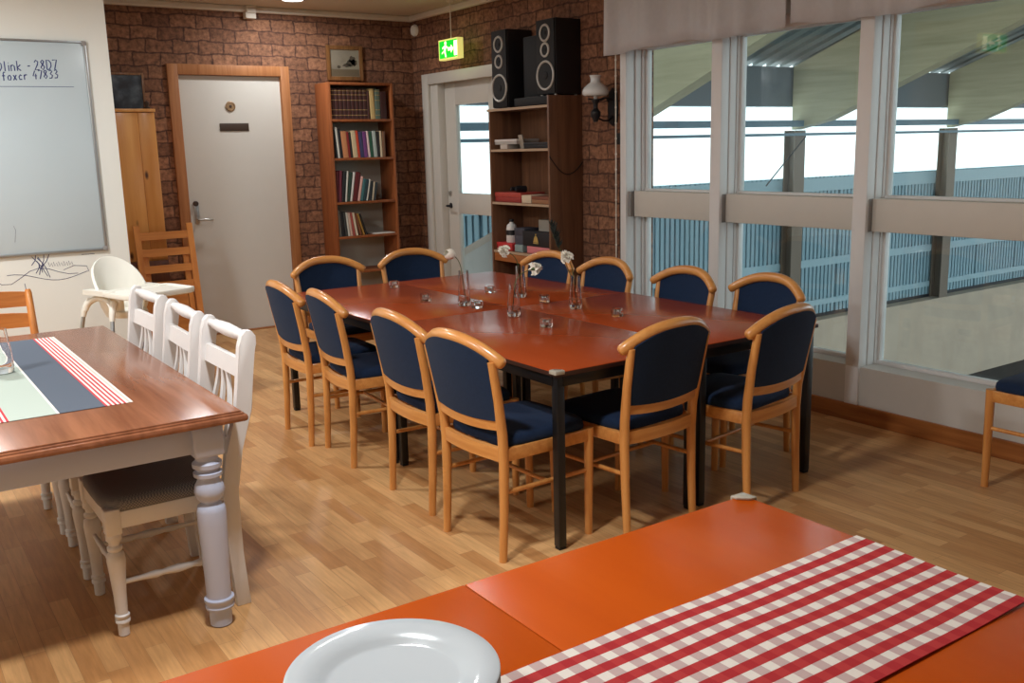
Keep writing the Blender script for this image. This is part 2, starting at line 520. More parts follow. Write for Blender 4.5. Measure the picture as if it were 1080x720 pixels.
# ------------------------------------------------------------------ room shell
YA, XB, XW = 8.36, 4.62, 4.50        # back wall, brick right wall, inner face of the window wall
CH = 2.80
structure('floor', MB().mm(-2.4, XB+0.1, -2.2, YA+0.1, -0.12, 0), M_floor)
structure('ceiling', MB().mm(-2.5, XB+0.2, -2.3, YA+0.2, CH, CH+0.12), M_ceil)
DA0, DA1, DAZ = 2.382, 3.28, 2.222      # white door leaf on the back wall
structure('wall_back', MB().mm(-2.5, 2.30, YA, YA+0.16, 0, CH).mm(3.355, XB+0.2, YA, YA+0.16, 0, CH).mm(2.30, 3.355, YA, YA+0.16, 2.306, CH), M_brickA)
DB0, DB1, DBZ = 7.02, 7.93, 2.17        # exit door leaf on the right wall
structure('wall_right', MB().mm(XB, XB+0.16, DB1+0.17, YA, 0, CH).mm(XB, XB+0.16, 5.17, DB0-0.12, 0, CH).mm(XB, XB+0.16, DB0-0.12, DB1+0.17, 2.24, CH), M_brickB)
structure('wall_window', MB().mm(XW, XW+0.26, -2.3, 5.17, 0, 0.315, 0.003).mm(XW, XW+0.26, -2.3, 5.17, 2.26, CH).mm(XW, XW+0.26, -2.3, 0.95, 0.3, 2.3), M_sillw)
structure('wall_left', MB().mm(-2.5, 1.592, 7.15, YA, 0, CH), M_white)
structure('wall_far_left', MB().mm(-2.6, -2.4, -2.3, 7.15, 0, CH), M_white)
structure('wall_front', MB().mm(-2.6, XB+0.2, -2.3, -2.15, 0, CH), M_white)
structure('trim_1', MB().mm(1.592, XB, YA-0.055, YA, 2.748, CH, 0.012).mm(XB-0.055, XB, 5.17, YA-0.055, 2.748, CH, 0.012), M_corn)
structure('baseboard_window', MB().mm(XW-0.018, XW, -2.15, 5.17, 0, 0.098, 0.004), M_base)
structure('baseboard_right', MB().mm(XB-0.016, XB, 5.18, DB0-0.13, 0, 0.09, 0.004).mm(XB-0.016, XB, DB1+0.18, YA-0.02, 0, 0.09, 0.004), M_base)
structure('baseboard_back', MB().mm(1.6, 2.29, YA-0.016, YA, 0, 0.09, 0.004).mm(3.36, XB-0.02, YA-0.016, YA, 0, 0.09, 0.004), M_baseX)
structure('baseboard_left', MB().mm(-2.4, 1.592, 7.134, 7.15, 0, 0.09, 0.004), M_baseX)

# white box duct under the cornice
tag(MB().mm(2.985, 3.075, YA-0.075, YA, 2.695, 2.748, 0.004).mm(2.99, 3.07, YA-0.10, YA-0.055, 2.74, CH, 0.004).build('cable_box', M_corn), 'small white cable box under the ceiling edge above the white door', 'cable box')

# door_1: flat white leaf with wooden frame on the back wall
d1 = structure('door_1', MB().mm(DA0, DA1, YA+0.02, YA+0.062, 0.012, DAZ, 0.002), M_doorpaint)
d1['label'] = 'flat white painted door in an orange wooden frame on the brick wall'
MB().mm(2.298, DA0+0.004, YA-0.022, YA+0.09, 0, DAZ+0.088, 0.004).mm(DA1-0.004, 3.357, YA-0.022, YA+0.09, 0, DAZ+0.088, 0.004).mm(DA0, DA1, YA-0.022, YA+0.09, DAZ+0.002, DAZ+0.088, 0.004).build('door_frame', M_doorframe, d1)
MB().mm(DA0, DA1, YA-0.01, YA+0.09, 0, 0.012, 0.003).build('threshold', M_doorframeX, d1)
hd = MB().box((2.452, YA+0.014, 1.075), (0.038, 0.012, 0.19), 0.008)
hd.build('lock_plate', M_steel, d1)
MB().tube([(2.452, YA+0.01, 1.02), (2.452, YA-0.045, 1.02), (2.465, YA-0.05, 1.018), (2.565, YA-0.05, 1.014)], [0.010, 0.010, 0.010, 0.009], 12, round_ends=True).build('door_handle', M_steel, d1)
MB().lathe([(0.006, 0), (0.022, 0.0), (0.022, -0.022), (0.016, -0.028), (0.004, -0.028)], (2.446, YA+0.02, 1.155), 20, axis='Y').build('lock_cylinder', M_brown, d1)
pq = MB()
pq.lathe([(0.005, 0.0), (0.042, 0.0), (0.044, -0.008), (0.034, -0.014), (0.032, -0.010), (0.005, -0.010)], (2.818, YA+0.02, 1.968), 28, axis='Y')
tag(pq.build('door_ornament', M_brass, d1), 'round brass ornament', None)
MB().lathe([(0.004, -0.008), (0.013, -0.008), (0.011, -0.016), (0.003, -0.018)], (2.818, YA+0.02, 1.968), 16, axis='Y').build('ornament_centre', M_brown, d1)
tag(MB().mm(2.712, 2.968, YA+0.012, YA+0.021, 1.760, 1.826, 0.003).build('name_plate', M_brown, d1), 'dark brown plate without readable text', None)

# door_2: white exit door with two panes, on the right wall
d2 = bpy.data.objects.new('door_2', None); COL.objects.link(d2); d2['kind'] = 'structure'
d2['label'] = 'white glazed exit door beside the speaker bookcase'
fx0, fx1 = XB-0.018, XB+0.16
fr = MB().mm(fx0, XB+0.012, DB1+0.135, DB1+0.245, 0, DBZ+0.082, 0.004).mm(fx0, XB+0.012, DB0-0.21, DB0-0.10, 0, DBZ+0.082, 0.004)
fr.mm(fx0, XB+0.012, DB0-0.10, DB1+0.135, DBZ-0.015, DBZ+0.082, 0.004)
fr.mm(XB+0.012, fx1, DB1+0.004, DB1+0.165, 0, DBZ+0.06, 0.003).mm(XB+0.012, fx1, DB0-0.12, DB0-0.004, 0, DBZ+0.06, 0.003).mm(XB+0.012, fx1, DB0-0.004, DB1+0.004, DBZ+0.004, DBZ+0.06, 0.003)
fr.build('door_frame', M_doorwhite, d2)
lx0, lx1 = XB+0.085, XB+0.13
GY0, GY1 = DB0+0.17, 7.745
lf = MB().mm(lx0, lx1, GY1, DB1, 0.012, DBZ, 0.002).mm(lx0, lx1, DB0, GY0, 0.012, DBZ, 0.002)
lf.mm(lx0, lx1, GY0, GY1, 1.955, DBZ, 0.002).mm(lx0, lx1, GY0, GY1, 0.965, 1.155, 0.002).mm(lx0, lx1, GY0, GY1, 0.012, 0.30, 0.002)
lf.build('door_leaf', M_doorwhite, d2)
MB().mm(lx0+0.018, lx0+0.024, GY0, GY1, 1.155, 1.955).build('upper_pane', M_pane, d2)
MB().mm(lx0+0.018, lx0+0.024, GY0, GY1, 0.30, 0.965).build('lower_pane', M_pane, d2)
MB().lathe([(0.004, 0), (0.024, 0.0), (0.022, -0.012), (0.004, -0.014)], (lx0, 7.885, 1.15), 20, axis='X').build('lock_cylinder', M_steel, d2)
MB().lathe([(0.004, 0), (0.026, 0.0), (0.024, -0.008), (0.004, -0.009)], (lx0, 7.885, 1.035), 20, axis='X').tube([(lx0-0.005, 7.885, 1.035), (lx0-0.05, 7.885, 1.035), (lx0-0.054, 7.87, 1.034), (lx0-0.054, 7.78, 1.03)], 0.009, 10, round_ends=True).build('door_handle', M_iron, d2)

# windows
GX = 4.66
PILL = [(3.185, 3.270), (4.243, 4.330), (2.095, 2.180), (1.0, 1.085)]
def post(mb, y0, y1):
    mb.mm(XW-0.018, XW+0.050, y0, y1, 0.315, 2.26, 0.004)
    mb.mm(XW+0.056, XW+0.110, y0-0.004, y1+0.004, 0.315, 2.26, 0.003)
    mb.mm(XW+0.116, XW+0.150, y0-0.007, y1+0.007, 0.315, 2.26, 0.003)
    mb.mm(XW+0.03, XW+0.19, y0+0.012, y1-0.012, 0.315, 2.26)
    mb.mm(XW-0.018, XW+0.050, y0, y1, 0.098, 0.315, 0.004)
bays = [(4.330, 5.10), (3.270, 4.243), (2.180, 3.185), (1.085, 2.095)]
posts = [None, 4.2865, 3.2275, 2.1375]
for i, (y0, y1) in enumerate(bays):
    w = MB()
    if i == 0:      # left jamb against the brick
        w.mm(XW-0.018, XW+0.06, 5.125, 5.185, 0.098, 2.26, 0.004)
        w.mm(XW+0.066, XW+0.112, 5.112, 5.18, 0.315, 2.26, 0.003)
        w.mm(XW+0.118, XW+0.19, 5.10, 5.18, 0.315, 2.26, 0.003)
    else:
        post(w, posts[i]-0.043, posts[i]+0.043)
    # glazing beads round the bay
    for a, b in ((0.315, 1.075), (1.23, 2.20)):
        w.mm(GX-0.03, GX+0.02, y0+0.006, y1-0.006, a, a+0.022, 0.002).mm(GX-0.03, GX+0.02, y0+0.006, y1-0.006, b-0.012, b, 0.002)
        w.mm(GX-0.022, GX+0.02, y0+0.004, y0+0.022, a, b, 0.002).mm(GX-0.022, GX+0.02, y1-0.022, y1-0.004, a, b, 0.002)
    w.mm(XW+0.05, XW+0.19, y0, y1, 2.19, 2.26, 0.002)
    o = structure('window_%d' % (i+1), w, M_frame, True)
    MB().mm(XW+0.032, XW+0.15, y0+0.004, y1-0.004, 1.062, 1.238, 0.004).build('transom', M_rail, o)
    MB().mm(XW+0.005, XW+0.05, y1-0.006 if i else y1+0.003, y1+0.001 if i else y1+0.024, 1.062, 1.238, 0.001).build('transom_shade_block', M_block, o)  # grey block painted in for the unlit bit of post beside the transom
    MB().mm(GX-0.003, GX+0.003, y0+0.010, y1-0.010, 1.238, 2.195).build('upper_pane', M_pane, o)
    MB().mm(GX-0.003, GX+0.003, y0+0.010, y1-0.010, 0.325, 1.065).build('lower_pane', M_pane, o)

# ------------------------------------------------------------------ riding arena outside, one storey lower
YE, ZF = 9.5, -2.68
structure('floor_arena', MB().mm(4.9, 40, -14, YE, ZF-0.2, ZF), M_sand)
structure('wall_arena_base', MB().prism([(YE-0.20, ZF), (YE+0.36, ZF), (YE+0.36, -1.22), (YE+0.02, -1.22)], 4.9, 34, axis='X'), M_conc)
cl = MB()
x = 4.9
nrib = 0
while x < 34:       # ribbed cladding
    cl.mm(x, x+0.062, YE+0.26, YE+0.345, -1.17, 1.0).mm(x+0.062, x+0.095, YE+0.335, YE+0.345, -1.17, 1.0)
    x += 0.095
    nrib += 1
    if nrib % 14 == 0:
        cl.mm(x-0.001, x+0.031, YE+0.335, YE+0.345, -1.17, 1.0)
        x += 0.03
structure('wall_arena_cladding', cl, M_clad)
structure('trim_arena_rails', MB().mm(4.9, 34, YE+0.236, YE+0.262, 0.78, 0.98).mm(4.9, 34, YE+0.236, YE+0.262, -0.40, -0.28).mm(4.9, 34, YE+0.236, YE+0.262, -1.03, -0.94), M_cladrail)
structure('trim_arena_foot', MB().mm(4.9, 34, YE+0.236, YE+0.35, -1.2195, -1.171), M_iron)
structure('window_arena_sheets', MB().mm(4.9, 34, YE+0.30, YE+0.31, 1.0, 2.30), M_trans)
structure('trim_arena_head', MB().mm(4.9, 34, YE+0.16, YE+0.36, 2.06, 2.62), plain('arena_head_panel', (110, 118, 124), 0.7))
tag(MB().mm(4.9, 34, YE-0.12, YE+0.02, 1.76, 1.85).build('steel_beam', M_beamsteel), 'blue grey steel beam along the top of the bright arena panels', 'beam')
tag(MB().mm(4.9, 34, YE-0.06, YE-0.02, 1.63, 1.67).build('steel_rod', M_beamsteel), 'thin dark steel rod just below the arena beam', 'rod')
slope = 0.36
def beam(xc, label):
    b = MB()
    L = 12.0
    b.prism([(YE+0.1, 1.72), (YE-0.5, 1.72+0.12), (YE-L, 1.72+slope*L+0.25), (YE-L, 2.62+slope*L), (YE+0.1, 2.62)], xc-0.11, xc+0.11, axis='X')
    return tag(b.build('glulam_beam', M_glulam, None, False), label, 'beam', 'glulam rafters of the arena')
def column(xc, label):
    c = MB()
    c.mm(xc-0.12, xc+0.12, YE+0.03, YE+0.045, -1.2195, 1.71).mm(xc-0.12, xc+0.12, YE+0.215, YE+0.23, -1.2195, 1.71).mm(xc-0.012, xc+0.012, YE+0.04, YE+0.22, -1.2195, 1.71)
    return tag(c.build('steel_column', M_col, None, False), label, 'column', 'steel columns of the arena wall')
for xc, lab in ((8.1, 'behind the narrow left window pane'), (11.75, 'behind the middle window pane'), (15.75, 'behind the large right window pane')):
    beam(xc, 'pale glulam roof beam rising in the arena '+lab)
    column(xc, 'dark steel column of the arena wall '+lab)
rf = MB()
x = 4.9
while x < 30:
    for a, b, z0, dz in ((0.0, 0.17, 2.64, 0.09), (0.17, 0.30, 2.70, 0.03)):
        rf.prism([(YE+0.5, z0), (YE+0.5, z0+dz), (YE-13, z0+dz+slope*13.0), (YE-13, z0+slope*13.0)], x+a, x+b, axis='X')
    x += 0.30
structure('ceiling_arena', rf, M_roof)
la = thing('arena_lamp', 'dark round lamp under the arena roof in the top right window corner', 'lamp', (13.6, 7.5, 3.12))
MB().lathe([(0.01, 0.02), (0.15, 0.02), (0.16, 0.05), (0.12, 0.13), (0.05, 0.18), (0.04, 0.30), (0.004, 0.30)], (0, 0, 0), 24).build('lamp_housing', M_iron, la)
MB().lathe([(0.01, 0.0), (0.15, 0.0), (0.15, 0.02), (0.01, 0.02)], (0, 0, 0), 24).build('diffuser', M_plasticw, la)
tag(MB().tube([(11.79, YE-0.04, 1.619), (11.03, YE-0.04, 1.0), (10.95, YE-0.04, 0.93)], 0.010, 6).build('brace_wire', M_iron), 'thin slanting brace wire seen through the middle window pane', 'wire')
sw = MB().prism([(7.0, ZF), (9.0, ZF), (9.0, 0.36), (7.0, 1.10)], 5.40, 5.55, axis='X')
tag(sw.build('stair_wall', plain('dark_grey_concrete', (122, 118, 112), 0.9, noise=0.2, nscale=3), None, False), 'grey sloping concrete stair wall outside the lower pane of the exit door', 'wall')
sr = MB().prism([(7.0, 1.101), (9.0, 0.361), (9.0, 0.45), (7.0, 1.19)], 5.42, 5.53, axis='X')
tag(sr.build('stair_handrail', M_col, None, False), 'dark handrail board on the sloping stair wall outside the exit door', 'handrail')

# ------------------------------------------------------------------ orange tables in the middle (four pushed together) and in front
TZ = 0.722
SC = (1.55-TZ)/(1.55-0.713)
def make_table(name, label, sx, sy, group, mtop):
    t = thing(name, label, 'table', (0, 0, 0), 0, group)
    H = TZ
    MB().mm(0, sx, 0, sy, H-0.020, H, 0.002).build('tabletop', mtop, t)
    e = 0.0005
    MB().mm(-e, sx+e, -e, 0.003, H-0.019, H-0.003).mm(-e, sx+e, sy-0.003, sy+e, H-0.019, H-0.003).mm(-e, 0.003, 0, sy, H-0.019, H-0.003).mm(sx-0.003, sx+e, 0, sy, H-0.019, H-0.003).build('edge_strip', M_edge, t)
    w = 0.036
    for lx in (0.012, sx-0.012-w):
        for ly in (0.012, sy-0.012-w):
            l = MB().mm(lx, lx+w, ly, ly+w, 0.012, H-0.021, 0.003)
            lo = l.build('leg', M_black, t)
            MB().mm(lx+0.002, lx+w-0.002, ly+0.002, ly+w-0.002, 0, 0.012, 0.002).build('foot_cap', M_grille, lo)
    MB().mm(0.04, sx-0.04, 0.008, 0.034, H-0.062, H-0.021, 0.002).mm(0.04, sx-0.04, sy-0.034, sy-0.008, H-0.062, H-0.021, 0.002).mm(0.008, 0.034, 0.04, sy-0.04, H-0.062, H-0.021, 0.002).mm(sx-0.034, sx-0.008, 0.04, sy-0.04, H-0.062, H-0.021, 0.002).build('apron', M_black, t)
    return t
def guard(t, cx, cy, sxn, syn):
    """clear corner guard wrapped round a table corner; sxn, syn = direction into the table"""
    H = TZ
    p = [(-0.003, -0.003), (0.036, -0.003), (0.036, 0.012), (0.012, 0.036), (-0.003, 0.036)]
    poly = [(cx+sxn*a, cy+syn*b) for a, b in p]
    if sxn*syn < 0: poly.reverse()
    g = MB().prism(poly, H+0.0003, H+0.006, bev=0.0015)
    g.mm(min(cx-sxn*0.008, cx-sxn*0.0012), max(cx-sxn*0.008, cx-sxn*0.0012), min(cy-syn*0.004, cy+syn*0.036), max(cy-syn*0.004, cy+syn*0.036), H-0.010, H+0.005, 0.002)
    g.mm(min(cx-sxn*0.008, cx+sxn*0.036), max(cx-sxn*0.008, cx+sxn*0.036), min(cy-syn*0.008, cy-syn*0.0012), max(cy-syn*0.008, cy-syn*0.0012), H-0.010, H+0.005, 0.002)
    o = g.build('corner_guard', M_guard, t)
    o['label'] = 'clear plastic corner guard'
TW, TL = 0.760, 1.357
QX, QY = 2.100, 2.797
t0 = make_table('conference_table', 'cherry table with black legs at near left corner of long table', TW, TL, 'cherry tables pushed together', M_cherryred)
t0.location = (QX, QY, 0)
for lx, ly, lab in ((QX+TW+0.001, QY, 'cherry table with black legs at near right of long table, by the windows'),
                    (QX-0.02, QY+TL+0.001, 'cherry table at far left of long table, toward the white door'),
                    (QX-0.02+TW+0.001, QY+TL+0.001, 'cherry table at far right of long table, toward the speaker bookcase')):
    dup(t0, (lx, ly, 0), 0, lab)
guard(t0, 0, 0, 1, 1)
f0 = make_table('dining_table', 'orange cherry table in the foreground under the red checked runner', 0.785, 1.36, 'foreground tables', M_cherry)
f0.location = (0.887, 0.129, 0)
f1 = dup(f0, (0.100, 0.129, 0), 0, 'orange cherry table in the foreground carrying the white plates')
guard(f0, 0.785, 1.36, -1, -1)

# ------------------------------------------------------------------ navy chairs
def arch(s):            # height of the top rail centre for s in -1..1
    return 0.788 + 0.078*(1-abs(s)**2.4)
def bow(s):             # y of the top rail centre
    return -0.300 + 0.062*abs(s)**2
def make_chair():
    t = thing('upholstered_chair', '', 'chair')
    for sx in (-1, 1):
        pts = [(sx*0.198, -0.222, 0.0), (sx*0.199, -0.212, 0.2), (sx*0.200, -0.207, 0.40), (sx*0.202, -0.212, 0.50), (sx*0.211, -0.234, 0.64), (sx*0.219, -0.264, 0.795)]
        MB().tube(pts, [0.016, 0.018, 0.020, 0.020, 0.0185, 0.017], 12).build('leg', M_beech, t)
        pts = [(sx*0.195, 0.212, 0.0), (sx*0.199, 0.212, 0.25), (sx*0.202, 0.212, 0.452)]
        MB().tube(pts, [0.016, 0.0185, 0.020], 12, round_ends=False).build('leg', M_beech, t)
    f = MB()
    for sx in (-1, 1):
        f.mm(sx*0.215, sx*0.192, -0.207, 0.212, 0.398, 0.450, 0.005)
    f.mm(-0.20, 0.20, 0.202, 0.224, 0.398, 0.450, 0.005)
    f.sheet(lambda u, v: (-0.20+0.40*u, -0.207-0.022*(1-(2*u-1)**2), 0.398+0.052*v), 12, 1, (0, 0.022, 0))
    f.build('seat_frame', M_beechX, t)
    # cushion
    def outline(n=32):
        P = []
        for k in range(n):
            a = 2*math.pi*k/n
            cx, cy = math.cos(a), math.sin(a)
            ex = 0.32
            px = math.copysign(abs(cx)**ex, cx)*(0.208+0.004*cy); py = math.copysign(abs(cy)**ex, cy)*0.212
            P.append((px, py+0.008))
        return P
    ol = outline()
    c = MB()
    rings = []
    for sc, z in ((0.93, 0.440), (0.985, 0.446), (1.0, 0.462), (0.985, 0.480), (0.93, 0.491), (0.72, 0.497), (0.35, 0.501)):
        rings.append([c.bm.verts.new((px*sc, (py-0.008)*sc+0.008, z)) for px, py in ol])
    n = len(ol)
    for A, B in zip(rings, rings[1:]):
        for k in range(n): c.bm.faces.new((A[k], A[(k+1) % n], B[(k+1) % n], B[k]))
    c.bm.faces.new(rings[0]); c.bm.faces.new(rings[-1])
    c.build('seat', M_navy, t, ang=70)
    # upholstered back between posts
    def bp(u, v):
        s = 2*u-1
        x = s*(0.200+0.014*v)
        top = arch(x/0.246)-0.008
        z = 0.562 + (top-0.562)*v - 0.012*(1-s*s)*(1-v)
        zz = (z-0.50)/0.285
        y = -0.214 - 0.052*zz - 0.034*(1-s*s)*(0.55+0.45*v)
        return (x, y, z)
    MB().sheet(bp, 16, 10, (0, 0.026, 0)).build('backrest', M_navy, t, ang=60)
    MB().sheet(lambda u, v: ((2*u-1)*0.200, -0.221-0.020*(1-(2*u-1)**2), 0.524+0.040*v-0.010*(1-(2*u-1)**2)), 14, 1, (0, 0.022, 0)).build('lower_back_rail', M_beechX, t)
    pts = []
    for k in range(25):
        s = -1+2*k/24
        pts.append((s*0.246, bow(s), arch(s)))
    MB().tube(pts, [0.0225+0.0035*(1-abs(-1+2*k/24)) for k in range(25)], 14, round_ends=True).build('top_rail', M_beechX, t)
    for sx in (-1, 1):
        MB().tube([(sx*0.199, -0.205, 0.275), (sx*0.199, 0.208, 0.275)], 0.0095, 10).build('stretcher', M_beech, t)
    MB().tube([(-0.199, 0.0, 0.275), (0.199, 0.0, 0.275)], 0.009, 10).build('stretcher', M_beechX, t)
    return t
chair0 = make_chair()
CH_G = 'navy upholstered beech chairs round the cherry tables'
chairs = [  # x, y, facing angle (degrees from +Y, anticlockwise), label
    (2.096, 3.068, -88.0, 'navy beech chair nearest on the left side, beside the front black table leg'),
    (2.135, 3.640, -92.0, 'navy beech chair second from the front on the left side of cherry table'),
    (2.150, 4.428, -95.0, 'navy beech chair third from the front on the left side of cherry table'),
    (2.120, 4.915, -93.0, 'navy beech chair at far end of the left side, in front of white door'),
    (2.566, 2.962, 5.0, 'navy beech chair with its back to the foreground table, left of two'),
    (3.125, 2.868, 9.5, 'navy beech chair with its back to the foreground table, right of two'),
    (2.520, 5.570, 180.0, 'navy beech chair at far end of cherry table, before the bookcase of books'),
    (3.140, 5.600, 174.0, 'navy beech chair at far end of cherry table, before the glazed exit door'),
    (3.460, 5.000, 94.0, 'navy beech chair on window side, farthest away, before the speaker bookcase'),
    (3.475, 4.455, 89.0, 'navy beech chair on window side under the left window jamb'),
    (3.490, 3.810, 87.0, 'navy beech chair on window side, before the narrow window pane'),
    (3.575, 3.300, 86.0, 'navy beech chair on window side, nearest, before the middle window pane'),
    (4.262, 1.990, 0.0, 'navy beech chair alone by the window at the right photo edge'),
]
for i, (cx, cy, a, lab) in enumerate(chairs):
    if i == 0:
        chair0.location = (cx, cy, 0); chair0.rotation_euler = (0, 0, R(a)); chair0['label'] = lab; chair0['group'] = CH_G
    else:
        dup(chair0, (cx, cy, 0), R(a), lab, CH_G)

# ------------------------------------------------------------------ white farmhouse table
WX0, WX1, WY0, WY1, WH = -0.20, 0.975, 2.955, 5.02, 0.742
ft = thing('farmhouse_table', 'farmhouse table with varnished red brown top and white turned legs', 'table', (0, 0, 0))
tp = MB().mm(WX0+0.02, WX1-0.02, WY0+0.02, WY1-0.02, WH-0.012, WH, 0.002)
tp.mm(WX0+0.012, WX1-0.012, WY0+0.012, WY1-0.012, WH-0.016, WH-0.006, 0.004)
tp.mm(WX0, WX1, WY0, WY1, WH-0.036, WH-0.012, 0.011)
tp.build('tabletop', M_mahog, ft)
MB().mm(WX0+0.10, WX1-0.10, WY0+0.055, WY0+0.08, 0.615, WH-0.037, 0.002).mm(WX0+0.10, WX1-0.10, WY1-0.08, WY1-0.055, 0.615, WH-0.037, 0.002).mm(WX0+0.06, WX0+0.085, WY0+0.08, WY1-0.08, 0.615, WH-0.037, 0.002).mm(WX1-0.125, WX1-0.10, WY0+0.08, WY1-0.08, 0.615, WH-0.037, 0.002).build('apron', M_tablew, ft)
LP = [(0.030, 0), (0.036, 0.004), (0.037, 0.058), (0.046, 0.062), (0.048, 0.070), (0.044, 0.075), (0.044, 0.082), (0.049, 0.088), (0.049, 0.098), (0.040, 0.102),
      (0.041, 0.16), (0.044, 0.26), (0.047, 0.36), (0.047, 0.405), (0.043, 0.425), (0.030, 0.434), (0.029, 0.440), (0.043, 0.452), (0.049, 0.475), (0.046, 0.495), (0.036, 0.512), (0.034, 0.522),
      (0.046, 0.528), (0.047, 0.540), (0.036, 0.546), (0.036, 0.552), (0.047, 0.558), (0.048, 0.572), (0.036, 0.582), (0.036, 0.60), (0.030, 0.615)]
for lx in (WX0+0.115, WX1-0.125):
    for ly in (WY0+0.085, WY1-0.085):
        l = MB().lathe(LP, (lx, ly, 0), 28)
        l.box((lx, ly, 0.652), (0.098, 0.098, 0.105), 0.008)
        l.build('leg', M_tablew, ft, ang=50)

# striped runner on the farmhouse table
def stripe_mat(name, stops):
    """stops: list of (position 0..1 across local X, rgb)"""
    m, nt, b = new_mat(name)
    tc = N(nt, 'ShaderNodeTexCoord')
    sx = N(nt, 'ShaderNodeSeparateXYZ'); nt.links.new(tc.outputs['UV'], sx.inputs[0])
    rp = N(nt, 'ShaderNodeValToRGB'); rp.color_ramp.interpolation = 'CONSTANT'
    el = rp.color_ramp.elements
    el[0].position = stops[0][0]; el[0].color = s2l(stops[0][1])+(1,)
    el[1].position = stops[1][0]; el[1].color = s2l(stops[1][1])+(1,)
    for p, c in stops[2:]:
        e = el.new(p); e.color = s2l(c)+(1,)
    nt.links.new(sx.outputs['X'], rp.inputs['Fac'])
    nz = N(nt, 'ShaderNodeTexNoise', Scale=260.0, Detail=2.0)
    nt.links.new(tc.outputs['Object'], nz.inputs['Vector'])
    bp = N(nt, 'ShaderNodeBump', Strength=0.3, Distance=0.001)
    nt.links.new(nz.outputs['Fac'], bp.inputs['Height']); nt.links.new(bp.outputs['Normal'], b.inputs['Normal'])
    nt.links.new(rp.outputs['Color'], b.inputs['Base Color'])
    b.inputs['Roughness'].default_value = 0.9; b.inputs['Specular IOR Level'].default_value = 0.1
    return m
def cloth_strip(name, mat, x0, x1, y0, y1, z, nx, ny, amp, th=0.0016, uvflip=False, seed=1):
    """thin cloth lying on a table: closed thick sheet with faint ripples, UV 0..1 (u over x)"""
    rnd = random.Random(seed)
    ph = [rnd.uniform(0, 6.28) for _ in range(6)]
    def fn(u, v):
        X, Y = x0+(x1-x0)*u, y0+(y1-y0)*v
        h = 0.5+0.25*(math.sin(9*X+3*Y+ph[0])+math.sin(14*Y-5*X+ph[1])*0.6+math.sin(23*X+17*Y+ph[2])*0.4)
        return (X, Y, z+th/2+0.0006+amp*max(0, h))
    mb = MB().sheet(fn, nx, ny, (0, 0, th))
    uvl = mb.bm.loops.layers.uv.new('UVMap')
    for f in mb.bm.faces:
        for lp in f.loops:
            lp[uvl].uv = ((lp.vert.co.x-x0)/(x1-x0), (lp.vert.co.y-y0)/(y1-y0))
    return mb.build(name, mat)
W_, RD, BL, MT = (232, 226, 218), (196, 66, 74), (92, 100, 112), (178, 190, 180)
half = [(0.0, W_), (0.012, (196, 188, 176)), (0.024, W_), (0.036, RD), (0.048, W_), (0.060, RD), (0.072, W_), (0.084, RD), (0.096, W_), (0.108, RD), (0.12, W_), (0.132, RD), (0.144, BL)]
st = half[:]
st += [(0.365, W_), (0.377, MT), (0.60, RD), (0.612, W_), (0.624, RD), (0.636, W_), (0.648, BL)]
st += [(0.856, RD), (0.868, W_), (0.88, RD), (0.892, W_), (0.904, RD), (0.916, W_), (0.928, RD), (0.94, W_), (0.976, (196, 188, 176))]
st = [(round(1-p, 4), c) for p, c in st]
# flipped so that the fringe stripes face the white chairs: rebuild as ascending intervals
asc = []
src = sorted([(1-p, c) for p, c in half+[(0.365, W_), (0.377, MT), (0.60, RD), (0.612, W_), (0.624, RD), (0.636, W_), (0.648, BL), (0.856, RD), (0.868, W_), (0.88, RD), (0.892, W_), (0.904, RD), (0.916, W_), (0.94, RD), (0.955, W_)]], key=lambda q: q[0])
prev = 0.0
for p, c in src:
    asc.append((prev, c)); prev = p
M_runner = stripe_mat('striped_runner_weave', asc[:32])
tag(cloth_strip('striped_table_runner', M_runner, 0.07, 0.70, 3.315, 4.825, WH, 24, 40, 0.0012, seed=3), 'grey green table runner with red and white stripes on the farmhouse table', 'table runner')

# glass on that runner
def square_vase(mb, a0, a1, h, th, z0=0.0):
    prof = [(a0*0.9, 0.0), (a0, 0.004), (a0*1.02, h*0.3), (a1, h), (a1-th, h), (a0*1.02-th, h*0.3), (a0-th, 0.02), (0.003, 0.018)]
    mb.lathe(prof, (0, 0, z0), 28)
    return mb
gv = thing('glass_jar', 'clear glass jar on the striped runner at the left photo edge', 'jar', (0.400, 4.12, WH+0.0045))
square_vase(MB(), 0.045, 0.035, 0.17, 0.003).build('jar_body', M_vase, gv, ang=60)

